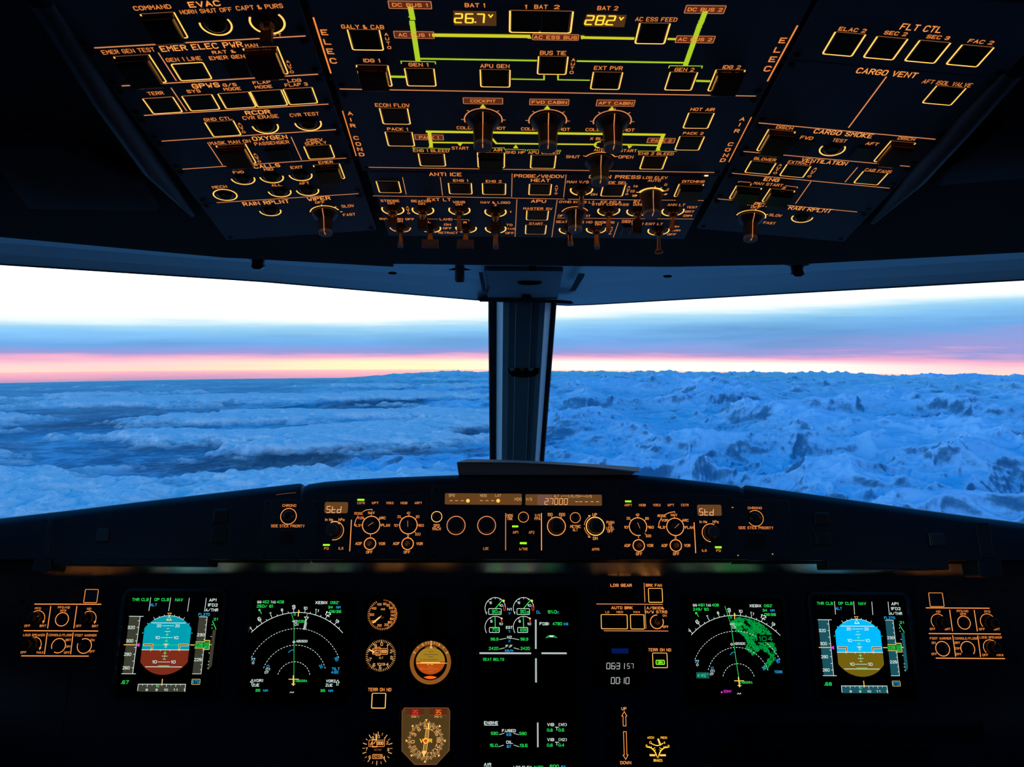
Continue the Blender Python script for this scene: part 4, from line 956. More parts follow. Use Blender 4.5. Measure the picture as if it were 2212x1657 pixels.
hood([(1608.5, 1049), (1611, 1046), (1617, 1045), (1763, 1065), (1951, 1092), (2122, 1115), (2212, 1126), (2400, 1150), (2640, 1182)], 1210)
def gbox(name, x0, y0, x1, y1, h0, h1, m='glare_black', r=0.002):
    a0, b0 = GP.p(x0, y1); a1, b1 = GP.p(x1, y0); q = MB(); q.rbox(a0, b0, a1, b1, r, h0, h1, 0.001); return q.build(name, m, gs)
gbox('lower_lip', 112, 1200, 450, 1220.5, -0.05, -0.001); gbox('lower_lip', 1790, 1203, 2048, 1229, -0.05, -0.001)
gbox('hand_grip', 68, 1195, 112, 1236, -0.05, -0.001, r=0.006); gbox('hand_grip', 2118, 1195, 2160, 1246, -0.05, -0.001, r=0.006)
gbox('end_step', 92, 1120, 118, 1205, -0.004, 0.0015); gbox('end_step', 2118, 1128, 2136, 1206, -0.004, 0.0015)
for x0, y0, x1, y1 in ((460, 1100, 492, 1131), (455, 1143, 489, 1174), (207, 1142, 237, 1171), (1760, 1107, 1789, 1134), (1762, 1150, 1792, 1178), (2008, 1152, 2038, 1181)):
    o = gbox('warning_light', x0, y0, x1, y1, 0, 0.003, 'bezel', 0.0015); a0, b0 = GP.p(x0+3, y1-3); a1, b1 = GP.p(x1-3, y0+3)
    q = MB(); q.rbox(a0, b0, a1, b1, 0.001, 0.003, 0.0042, 0.0004); q.build('lens', 'button_cap', o)

gp_g = 'glareshield control units'
def gmod(name, label, x0, y0, x1, y1, crop, cat='control panel'):
    GP2 = Plane(0, 0, 0, GP.u, GP.v, GP.o+GP.n*0.0012)
    m = Mod(name, label, cat, GP2, crop, gp_g); a0, b0 = GP2.p(x0, y1); a1, b1 = GP2.p(x1, y0)
    return m.plate((a0, b0), (a1, b1), 'fcu_black', r=0.001, th=0.0012, inset=0.0002, screws=True)
def led(m, x, y, w=86, h=20):
    a0, b0 = m.c(x-w/2, y+h/2); a1, b1 = m.c(x+w/2, y-h/2); m.lay('led_green').box(a0, b0, a1, b1, 0, 0.0006)
# chrono units
m = gmod('chrono_button_panel', 'small panel lettered CHRONO and SIDE STICK PRIORITY, on the left glareshield wing', 560, 1080, 690, 1206, 'Y')
m.T('CHRONO', 378, 420, 168, 34); m.T('SIDE STICK PRIORITY', 360, 677, 418, 36); m.rnd(368, 555, 103, full=True, m='amber_text2', w=0.0012, cap='button_cap')
m.btn((255, 905), (440, 730), 'blank'); m.Ln([(215, 285), (330, 268), (460, 258)], 0.0006, 'amber_faint'); m.done()
m = gmod('chrono_button_panel', 'small panel lettered CHRONO and SIDE STICK PRIORITY, on the right glareshield wing', 1592, 1080, 1705, 1208, 'a')
m.T('CHRONO', 1740, 408, 155, 28); m.T('SIDE STICK PRIORITY', 1753, 634, 392, 32); m.rnd(1748, 525, 92, -150, 130, m='amber_text2', w=0.0010)
m.btn((1680, 845), (1850, 690), 'blank')
for x, y in ((1487, 400), (1550, 945), (1942, 930)): m.tri(x, y, 22, 14, True, 'dial_white')
m.done()
def efis(side):
    L = side == 'left'
    if L: m = gmod('display_control_panel', 'left display control panel with Std window and the CSTR button lit', 698, 1070, 925, 1207, 'Y')
    else: m = gmod('display_control_panel', 'right display control panel with Std window and the ARPT button lit', 1338, 1070, 1584, 1207, 'a')
    t2 = 'amber_text2'
    if L:
        a0, b0 = m.c(818, 515); a1, b1 = m.c(1120, 378); q = MB(); q.rbox(a0, b0, a1, b1, 0.0025, 0.0001, 0.0008, 0.0002); q.build('baro_window', 'lcd_bg', m.root, off=m.off)
        m.T7('Std', 940, 470, 200, 80, 'lcd_text', 0.0011, 8e-4)
        m.T('in Hg', 878, 597, 92, 34, t2); m.T('hPa', 1035, 597, 70, 36, t2)
        a, b = m.c(945, 735); R = m.c(1065, 735)[0]-a; m.lay(t2).ring(a, b, R-.0012, R, m.LH, -100, 118); m.lay(t2).ring(a, b, R-.0018, R, m.LH, 70, 118); m.tri(995, 655, 40, 24, False, 'amber_frame')
        q = MB(); a2, b2 = m.c(905, 720); q.lathe(a, b, [(R*.82, 0), (R*.8, .008), (R*.62, .0095)], 32); o = q.build('rotary_knob', 'knob_dark', m.root, off=m.off, smooth=True)
        q = MB(); q.lathe(a, b, [(R*.60, .009), (R*.58, .020), (R*.52, .022)], 32); q.build('knob_cap', 'knob_grey', o, off=m.off, smooth=True)
        led(m, 845, 916); m.T('FD', 845, 960, 52, 30); m.T('ILS', 1028, 958, 55, 32); m.Ln([(1160, 603), (1138, 990)], 0.0014, t2)
        led(m, 1278, 348, 88, 20)
        for t, x in (('CSTR', 1280), ('WPT', 1458), ('VOR.D', 1642), ('NDB', 1820), ('ARPT', 2000)): m.T(t, x, 388, 90 if len(t) > 3 else 80, 30, 'amber_text' if t != 'CSTR' else 'amber_line')
        m.T('NAV', 1410, 512, 76, 34, t2); m.T('ROSE', 1250, 520, 102, 34); m.T('VOR', 1277, 577, 72, 34); m.T('ARC', 1548, 576, 80, 34, t2); m.T('ILS', 1240, 670, 58, 34); m.T('PLAN', 1590, 668, 104, 36, t2)
        m.Ln([(1305, 497), (1345, 475), (1418, 468), (1420, 480)], 0.0010, t2); m.Ln([(1243, 552), (1215, 600), (1195, 668), (1208, 672)], 0.0010, t2)
        m.knob(1407, 665, 115, 690, rb=0.0068, arc=(-100, 262), m=t2, ptr=35, dark=True, body='knob_dark', skirt=False, L=0.010, ticks=(92, 35, 140, 180, 0), flat=True, aw=.0014)
        for t, x, y in (('10', 1718, 670), ('20', 1757, 560), ('40', 1875, 515), ('80', 1992, 560), ('160', 2035, 670), ('320', 1993, 780)): m.T(t, x, y, 24*len(t)-8, 34)
        m.knob(1876, 665, 115, 690, rb=0.0068, arc=(0, 360), m=t2, ptr=93, dark=True, body='knob_dark', skirt=False, L=0.010, ticks=(0, 42, 90, 138, 180, -45), flat=True, aw=.0014)
        for t, x in (('1', 1393), ('2', 1866)):
            m.T(t, x+4, 802, 20 if t == '2' else 10, 30, t2); m.T('ADF', x-142, 898, 80, 36, t2); m.T('VOR', x+150, 900, 76, 36, t2); m.T('OFF', x-8, 1006, 76, 36, t2)
            m.toggle(x, 900, 78, x+4, 905, 'thin', 0, 360, L=0.014, m=t2)
    else:
        a0, b0 = m.c(1090, 495); a1, b1 = m.c(1357, 372); q = MB(); q.rbox(a0, b0, a1, b1, 0.0025, 0.0001, 0.0008, 0.0002); q.build('baro_window', 'lcd_bg', m.root, off=m.off)
        m.T7('Std', 1188, 455, 178, 72, 'lcd_text', 0.0011, 8e-4); m.T('in Hg', 1155, 565, 80, 30, t2); m.T('hPa', 1295, 565, 62, 32, t2)
        a, b = m.c(1243, 690); R = m.c(1348, 690)[0]-a; m.lay(t2).ring(a, b, R-.0012, R, m.LH, 65, 265)
        q = MB(); q.lathe(a, b, [(R*.82, 0), (R*.8, .008), (R*.62, .0095)], 32); o = q.build('rotary_knob', 'knob_dark', m.root, off=m.off, smooth=True)
        q = MB(); q.lathe(a, b, [(R*.60, .009), (R*.58, .020), (R*.52, .022)], 32); q.build('knob_cap', 'knob_grey', o, off=m.off, smooth=True)
        led(m, 1325, 855, 72, 20); m.T('FD', 1328, 893, 46, 28); m.T('ILS', 1166, 892, 50, 28); m.Ln([(1050, 575), (1068, 918)], 0.0014, t2)
        led(m, 300, 333, 70, 18)
        for t, x in (('ARPT', 300), ('NDB', 461), ('VOR.D', 625), ('WPT', 785), ('CSTR', 945)): m.T(t, x, 375, 82 if len(t) > 3 else 72, 28)
        m.T('NAV', 821, 487, 68, 30, t2); m.T('ROSE', 683, 497, 92, 30, t2); m.T('VOR', 713, 548, 66, 30, t2); m.T('ARC', 950, 548, 70, 30, t2); m.T('ILS', 688, 628, 54, 30, t2); m.T('PLAN', 995, 630, 90, 32, t2)
        m.Ln([(722, 482), (770, 460), (828, 450), (830, 460)], 0.0011, t2); m.Ln([(680, 520), (655, 565), (642, 628), (655, 630)], 0.0011, t2)
        m.knob(835, 622, 102, 690, rb=0.0068, arc=(-85, 275), m=t2, ptr=42, dark=True, body='knob_dark', skirt=False, L=0.010, ticks=(92, 38, 135, 180, 0), flat=True, aw=.0014)
        for t, x, y in (('10', 275, 627), ('20', 300, 525), ('40', 405, 485), ('80', 514, 527), ('160', 560, 627), ('320', 530, 725)): m.T(t, x, y, 22*len(t)-8, 30, t2)
        m.knob(412, 620, 104, 690, rb=0.0068, arc=(-35, 285), m=t2, ptr=110, dark=True, body='knob_dark', skirt=False, L=0.010, ticks=(0, 42, 90, 138, 180, -45), flat=True, aw=.0014)
        for t, x in (('1', 420), ('2', 842)):
            m.T(t, x-4, 743, 18 if t == '2' else 10, 26, t2); m.T('ADF', x-128, 835, 70, 34, t2); m.T('VOR', x+130, 835, 68, 34, t2); m.T('OFF', x+4, 930, 68, 34, t2)
            m.toggle(x, 835, 70, x+14, 840, 'thin', 0, 360, L=0.014, m=t2)
    m.done()
efis('left'); efis('right')
# autopilot unit
m = gmod('autopilot_panel', 'wide centre glareshield unit showing 27000 with four round knobs', 928, 1052, 1335, 1207, 'Z'); t2 = 'amber_text2'
for x0, x1, mt in ((305, 1142, 'lcd_bg'), (1180, 2010, 'lcd_bg')):
    a0, b0 = m.c(x0, 250 if x0 < 1000 else 258); a1, b1 = m.c(x1, 134 if x0 < 1000 else 145); q = MB(); q.rbox(a0, b0, a1, b1, 0.002, 0.0001, 0.0008, 0.0002); q.build('display_window', mt, m.root, off=m.off)
a0, b0 = m.c(1310, 257); a1, b1 = m.c(1470, 147); m.lay('lcd_bg2').poly([(a0, b0), (a1, b0), (a1, b1), (a0, b1)], 0.0010)
for t, x, y, w, h in (('SPD', 382, 153, 62, 30), ('HDG', 725, 154, 68, 30), ('LAT', 885, 154, 58, 30), ('HDG', 1102, 194, 72, 32), ('V/S', 1220, 195, 62, 32), ('ALT', 1517, 160, 52, 30), ('LVL/CH', 1712, 161, 122, 30), ('V/S', 1870, 163, 58, 30)):
    m.T(t, x, y, w, h, 'lcd_dim', dh=1.0e-3, sw=0.0006)
m.Ln([(1570, 172), (1575, 160), (1645, 160)], 0.0006, 'lcd_dim', 1e-3); m.Ln([(1775, 161), (1830, 162), (1832, 174)], 0.0006, 'lcd_dim', 1e-3)
for x in (375, 434, 496, 704, 764, 824): m.Ln([(x-13, 210), (x+13, 210)], 0.0008, 'lcd_text', 1e-3)
for x in (1738, 1782, 1842, 1904, 1964): m.Ln([(x-13, 221), (x+13, 222)], 0.0008, 'lcd_text', 1e-3)
for x in (557, 885): a, b = m.c(x, 211); m.lay('gold').disc(a, b, 0.0031, 0.0012)
m.T7('27000', 1515, 219, 262, 66, 'lcd_text', 0.0009, 1.2e-3)
for x, y, r in ((218, 384, 60), (1160, 388, 58), (1723, 394, 58)): m.rnd(x, y, r, full=True, m='amber_frame' if x < 1000 else t2, w=0.0010, hcap=0.003)
for x, y, r, mm, k in ((428, 478, 103, 'amber_line', 0), (760, 478, 102, 'amber_line', 0), (1518, 487, 102, t2, 1), (1940, 487, 102, 'amber_frame', 1)):
    a, b = m.c(x, y); R = m.c(x+r, y)[0]-a; q = MB(); q.lathe(a, b, [(R*.80, 0), (R*.78, .010), (R*.70, .014), (R*.45, .0145)], 36); o = q.build('rotary_knob', 'knob_dark', m.root, off=m.off, smooth=True)
    q = MB(); q.ring(a, b, R-.0014, R, m.LH); q.build('light_ring', mm, o, off=m.off)
    if k: q = MB(); q.lathe(a, b, [(R*.60, .014), (R*.58, .022), (R*.5, .023)], 30); q.build('knob_cap', 'knob_dark', o, off=m.off, smooth=True)
for t, x, y, w, h in (('SPD', 217, 480, 62, 32), ('MACH', 217, 514, 86, 34), ('HDG', 1012, 370, 60, 30), ('TRK', 1012, 405, 58, 32), ('V/S', 1312, 370, 54, 30), ('FPA', 1312, 405, 58, 32), ('100', 1448, 360, 50, 34), ('1000', 1578, 360, 64, 34),
                      ('METRIC', 1725, 490, 112, 32), ('ALT', 1722, 525, 52, 32), ('UP', 1934, 362, 46, 34), ('DN', 1940, 618, 46, 34), ('PUSH', 2103, 445, 80, 30), ('TO', 2100, 476, 36, 28), ('LEVEL', 2103, 508, 88, 30), ('OFF', 2103, 541, 58, 30)):
    m.T(t, x, y, w, h, t2)
for t, x, y, w in (('LOC', 753, 729, 55), ('AP1', 1073, 553, 55), ('AP2', 1248, 553, 58), ('A/THR', 1158, 734, 88), ('APPR', 1943, 738, 78)): m.T(t, x, y, w, 30)
for x0, y0, x1, y1 in ((690, 690, 815, 770), (1005, 455, 1135, 590), (1180, 455, 1310, 590), (1100, 640, 1220, 770), (1880, 690, 2005, 775)):
    a0, b0 = m.c(x0, y1); a1, b1 = m.c(x1, y0); q = MB(); q.rbox(a0, b0, a1, b1, 0.001, -0.0002, 0.0001, 0.00005); q.build('push_button', 'bezel', m.root, off=m.off)
m.LH = 0.0004; led(m, 1070, 489, 66, 18); led(m, 1158, 671, 74, 20)
m.Ln([(967, 348), (966, 745)], 0.0013, 'amber_line'); m.Ln([(1355, 348), (1356, 745)], 0.0015, t2)
a, b = m.c(1940, 487); R = m.c(2062, 487)[0]-a
m.lay(t2).ring(a, b, R-.0008, R, m.LH, 118, 175); m.lay(t2).ring(a, b, R-.0008, R, m.LH, 186, 238)
m.lay(t2).poly([m.c(1862, 366), m.c(1893, 370), m.c(1873, 392)][::-1], m.LH); m.lay(t2).poly([m.c(1858, 590), m.c(1895, 606), m.c(1868, 612)][::-1], m.LH)
m.Ln([(1465, 385), (1468, 398)], 0.001, t2); m.Ln([(1572, 385), (1566, 398)], 0.001, t2); m.done()

# papers lying on the glareshield
w = WM(); pts = [(987+t*385, 999.5+17.5*t*t-2.0*math.sin(t*math.pi)+3*t) for t in [i/10 for i in range(11)]]+[(1362, 1026), (991, 1026)]
w.hull([W(x, y, 1.352) for x, y in pts], [W(x, y+2, 1.40) for x, y in pts]); w.build('booklet', 'booklet_cover', label='thin dark booklet lying on top of the glareshield under the loose sheet', cat='booklet')
w = WM(); n = 16; F = []; Bk = []
for k in range(n+1):
    t = k/n; F.append(W(987+t*393, 998.5+17.5*t*t-2.0*math.sin(t*math.pi)+3*t, 1.350)); Bk.append(W(1010+t*372, 991.5+11*t*t+7*t, 1.47))
w.strip(F, Bk); D_ = Vector((0, .0004, -.0014)); w.strip([p+D_ for p in F], F); w.strip([p+D_ for p in Bk], [p+D_ for p in F]); w.strip(Bk, [p+D_ for p in Bk])
w.build('paper_sheet', 'paper', label='loose curled paper sheet with lifted edge in front of the windshield post', cat='paper')

# reflector strip between glareshield and main panel
w = WM(); P1 = [MP.pt(*MP.p(x, 1246)) for x in (-420, 60, 240, 1106, 1980, 2170, 2640)]
P1 = [p+Vector((0, 0.0, 0.0)) for p in P1]; P0 = [p+Vector((0, -0.040, 0.070)) for p in P1]
w.strip(P0, P1); w.strip([p+Vector((0, .012, .004)) for p in P1], [p+Vector((0, .012, .004)) for p in P0])
o = w.build('trim_8', 'reflector', kind='structure')
# ------------------------------------------------------------------ main instrument panel
ip = empty('instrument_panel', MP.M(), 'large dark main instrument panel under the glareshield', 'instrument panel')
a0, b0 = MP.p(-420, 1720); a1, b1 = MP.p(2640, 1243.5)
q = MB(); q.box(a0, b0, a1, b1, -0.03, -0.003); q.build('board', 'main_panel', ip)
for x in (160, 505, 765, 1015, 1262, 1485, 1742, 2000):       # seams between the panel sections
    q = MB(); a_, _ = MP.p(x, 1400); aL = MP.p(x-4, 1400)[0]; q.box(aL, b0, aL+0.0012, b1-0.002, -0.003, -0.0022); q.build('seam', 'housing_black', ip)
for x, y in ((770, 1262), (1010, 1262), (1480, 1500), (1742, 1518), (1765, 1518), (1275, 1495), (505, 1262), (1250, 1262), (1462, 1262), (2150, 1295), (45, 1300)):
    a_, b_ = MP.p(x, y, -.003); q = MB(); q.lathe(a_, b_, [(0.0035, -0.003), (0.0035, -0.002), (0.0028, -0.0014), (0.001, -0.0016)], 14); q.build('screw', 'screw', ip)
for x0, y0, x1, y1 in ((1580, 1562, 2120, 1600), (1535, 1610, 2010, 1640)):
    c0 = MP.p(x0, y1, -.003); c1 = MP.p(x1, y0, -.003); q = MB(); q.rbox(c0[0], c0[1], c1[0], c1[1], 0.003, -0.003, 0.004, 0.001); q.build('sliding_table_edge', 'bezel', ip)

def unit(name, label, cat, crop, group=None, shift=None):
    m = Mod(name, label, cat, MP, crop, group)
    if shift:
        (oa, ob), (na, nb), k = shift; base = m.c
        def c2(x, y, h=0.0):
            a, b = base(x, y, h); return (na+(a-oa)*k, nb+(b-ob)*k)
        m.c = c2
    return m
def display(m, ca, cb, hw=0.0945, screen=0.0885, h=0.0):
    m.open(ca, cb); q = MB(); r = 0.016
    out = q.rr(ca-hw, cb-hw*1.02, ca+hw, cb+hw*1.02, r, 5); inn = q.rr(ca-screen, cb-screen*1.02, ca+screen, cb+screen*1.02, r*0.7, 5)
    inn2 = q.rr(ca-screen+.002, cb-screen*1.02+.002, ca+screen-.002, cb+screen*1.02-.002, r*0.6, 5)
    q.loft([[(x, y, -0.003) for x, y in out], [(x, y, 0.003) for x, y in out], [(x*.995+ca*.005, y*.995+cb*.005, 0.0045) for x, y in out], [(x, y, 0.0045) for x, y in inn], [(x, y, -0.0002) for x, y in inn2]], True, False)
    q.build('bezel', 'bezel', m.root, off=m.off)
    q = MB(); q.poly(inn2, -0.0001); q.build('screen', 'screen', m.root, off=m.off); m.LH = 0.0002

def pfd(side):
    L = side == 'left'; sh = None
    if L: m = unit('primary_flight_display', 'square display with teal sky and red brown ground on the horizon ball', 'display', 'K', 'primary flight displays')
    else:
        m0 = unit('x', '', '', 'K'); o = m0.c(820, 850); m0.cr = 'L'; n = m0.c(806, 887)
        m = unit('primary_flight_display', 'square display with bright blue sky and olive ground on the horizon ball', 'display', 'K', 'primary flight displays', (o, n, 0.985))
    ca, cb = m.c(872, 835); display(m, ca, cb)
    sky, gnd, tape = ('sky_left', 'gnd_left', 'tape_left') if L else ('sky_right', 'gnd_right', 'tape_right')
    W_, Gc, Y_, C_2 = 's_white', 's_green', 's_yellow', 's_cyan'
    T = m.T; lw = 0.0007
    T('THR CLB', 468, 225, 222, 42, Gc); T('OP CLB', 762, 225, 195, 42, Gc); T('NAV', 1000, 228, 102, 42, Gc); T('ALT', 650, 297, 86, 40, C_2)
    T('AP1', 1465, 232, 92, 42, W_); T('1FD2', 1463, 300, 132, 42, W_); T('A/THR', 1452, 368, 168, 42, W_)
    for p in (((610, 198), (585, 378)), ((885, 198), (857, 380)), ((1142, 205), (1117, 385)), ((1375, 205), (1352, 385))): m.Ln(p, 0.0009, W_)
    m.fill([(222, 1243), (362, 1243), (465, 460), (315, 460)], tape, -1e-4)
    m.Ln([(315, 455), (508, 457)], 0.0009, W_); m.Ln([(210, 1245), (402, 1247)], 0.0009, W_); m.Ln([(465, 460), (362, 1243)], 0.0009, W_)
    for y in (515, 608, 703, 795, 885, 978, 1073, 1165): x = 465-(y-460)*103/783; m.Ln([(x-24, y), (x, y)], 0.0008, W_)
    for t, x, y in (('320', 343, 608), ('300', 320, 793), ('280', 292, 978), ('260', 272, 1165)): T(t, x, y, 92, 44, W_)
    m.Ln([(242, 847), (400, 848)], 0.0012, Y_, 1e-4); m.fill([(408, 848), (460, 822), (452, 878)][::-1], 's_magenta', 3e-4)
    T('.67' if L else '.68', 255, 1363, 98, 50, Gc)
    # horizon ball
    a0, b0 = m.c(820, 850); u = (m.c(920, 850)[0]-a0)/100.0
    def P(x, y): return (a0+x*u, b0-y*u*0.985)
    ang = math.asin(325/395.0)
    tops = [P(395*math.sin(t), -395*math.cos(t)) for t in [(-ang+2*ang*i/30) for i in range(31)]]
    bots = [P(395*math.sin(t), 395*math.cos(t)) for t in [(ang-2*ang*i/30) for i in range(31)]]
    hy = 65
    m.lay(sky).poly((tops+[P(325, hy), P(-325, hy)])[::-1], m.LH); m.lay(gnd).poly(([P(-325, hy), P(325, hy)]+bots)[::-1], m.LH)
    LL = lambda pts, w=lw, c=W_, dh=2e-4: m.lay(c).stroke([P(*p) for p in pts], w, m.LH+dh)
    LL([(-325, hy), (325, hy)], 0.0010)
    for x in (-200, -68, 62, 192): LL([(x, hy), (x, hy+16)])
    LL([(-235, -296), (235, -296)], 0.0010); LL([(-245, 290), (250, 290)], 0.0010); LL([(-70, 275), (75, 275)], 0.0010, Gc)
    arc = [P(395*math.sin(t*D2R), -395*math.cos(t*D2R)) for t in range(-30, 31, 2)]; m.lay(W_).stroke(arc, lw, m.LH+2e-4)
    for t, l in ((-30, 34), (-20, 18), (-10, 18), (10, 18), (20, 18), (30, 34), (-45, 16), (45, 16)):
        r0 = 395; LL([(r0*math.sin(t*D2R), -r0*math.cos(t*D2R)), ((r0+l)*math.sin(t*D2R), -(r0+l)*math.cos(t*D2R))])
    m.lay(Y_).stroke([P(0, -393), P(-26, -430), P(26, -430)], lw, m.LH+4e-4, True)
    m.lay(Y_ if L else W_).stroke([P(0, -388), P(-34, -332), P(34, -332)], lw, m.LH+4e-4, True); LL([(-28, -340), (28, -340)])
    for y, w2 in ((-258, 78), (-220, 16), (-180, 36), (-138, 14), (-98, 80), (-52, 16), (-14, 36), (28, 16), (108, 18), (148, 38), (188, 20), (225, 82)): LL([(-w2, y), (w2, y)])
    for t, y in (('20', -258), ('10', -98), ('10', 225)):
        for sx in (-1, 1): a, b = P(sx*128, y); m.lay(W_).text(t, a, b, 0.0050, 0.0072, m.LH+2e-4)
    LL([(0, -175), (0, 175)], 0.0009, Gc, 3e-4); LL([(-175, 0), (175, 0)], 0.0009, Gc if L else C_2, 3e-4); LL([(-12, 0), (12, 0)], 0.0022, Y_, 5e-4)
    for sx in (-1, 1):
        pts = [P(sx*310, -12), P(sx*178, -12), P(sx*178, 55), P(sx*198, 55), P(sx*198, 10), P(sx*310, 10)]
        m.lay('amber_faint').poly(pts if sx > 0 else pts[::-1], m.LH+3e-4); m.lay(Y_).stroke(pts, lw, m.LH+4e-4, True)
        a, b = P(sx*340, -160); m.lay(Gc).disc(a, b, 0.0010, m.LH, 8)
    # altitude tape
    m.fill([(1183, 1245), (1300, 1245), (1385, 465), (1275, 465)], tape, -1e-4)
    m.Ln([(1275, 462), (1388, 463), (1303, 1247), (1183, 1247)], 0.0008, W_)
    for y in (505, 572, 640, 705, 775, 920, 985, 1052, 1120, 1190): x = 1386-(y-463)*83/784; m.Ln([(x-16, y), (x, y)], lw, W_)
    T('230', 1298, 710, 95, 42, W_); T('225', 1260, 1052, 95, 42, W_); T('FL270', 1345, 430, 150, 38, C_2)
    m.fill([(1222, 890), (1345, 890), (1345, 908), (1415, 908), (1425, 790), (1350, 790), (1347, 808), (1228, 808)], 'digit_box', 2e-4)
    m.Ln([(1215, 892), (1338, 893), (1337, 912), (1415, 912), (1426, 788), (1352, 786), (1350, 806), (1232, 806)], 0.0009, Y_, 4e-4)
    T('228', 1275, 850, 100, 50, Gc, dh=4e-4); T('00', 1385, 838, 55, 32, Gc, dh=4e-4, sw=.0006); T('80', 1378, 880, 55, 32, Gc, dh=4e-4, sw=.0006)
    m.Ln([(1158, 849), (1215, 850)], 0.0013, Y_, 5e-4); m.Ln([(1426, 847), (1445, 847)], 0.0012, Y_, 5e-4)
    m.fill([(1395, 1200), (1450, 1140), (1508, 640), (1465, 640), (1440, 830), (1410, 1080)], tape, -1e-4)
    m.Ln([(1463, 525), (1508, 632)], 0.0013, Gc, 2e-4); T('21', 1503, 495, 55, 36, Gc)
    for x, y in ((1455, 572), (1453, 618), (1442, 733), (1415, 960), (1408, 1078), (1402, 1122), (1398, 1170)): a, b = m.c(x, y); m.lay(W_).box(a-.0008, b-.0005, a+.0008, b+.0005, m.LH, m.LH+1e-4)
    a0_, b0_ = m.c(1172, 1392); a1_, b1_ = m.c(1292, 1322); m.lay(Y_).frame(a0_, b0_, a1_, b1_, 0.0007, m.LH); m.T('STD', 1228, 1357, 90, 40, C_2)
    m.fill([(425, 1492), (1080, 1495), (1088, 1392), (436, 1390)], tape, -1e-4)
    m.Ln([(428, 1478), (440, 1390), (1090, 1391), (1080, 1492)], 0.0009, W_)
    for i, x in enumerate((500, 563, 632, 695, 760, 828, 892, 957, 1025)): m.Ln([(x, 1392), (x-3, 1425 if i % 2 else 1408)], lw, W_)
    for t, x in (('8', 555), ('9', 690), ('10', 820), ('11', 950), ('1', 1070)): T(t, x, 1468, 24*len(t), 32, W_)
    m.Ln([(772, 1322), (763, 1405)], 0.0013, Y_, 2e-4); T('0', 714, 1417, 22, 30, Gc, dh=2e-4)
    m.done()
pfd('left'); pfd('right')

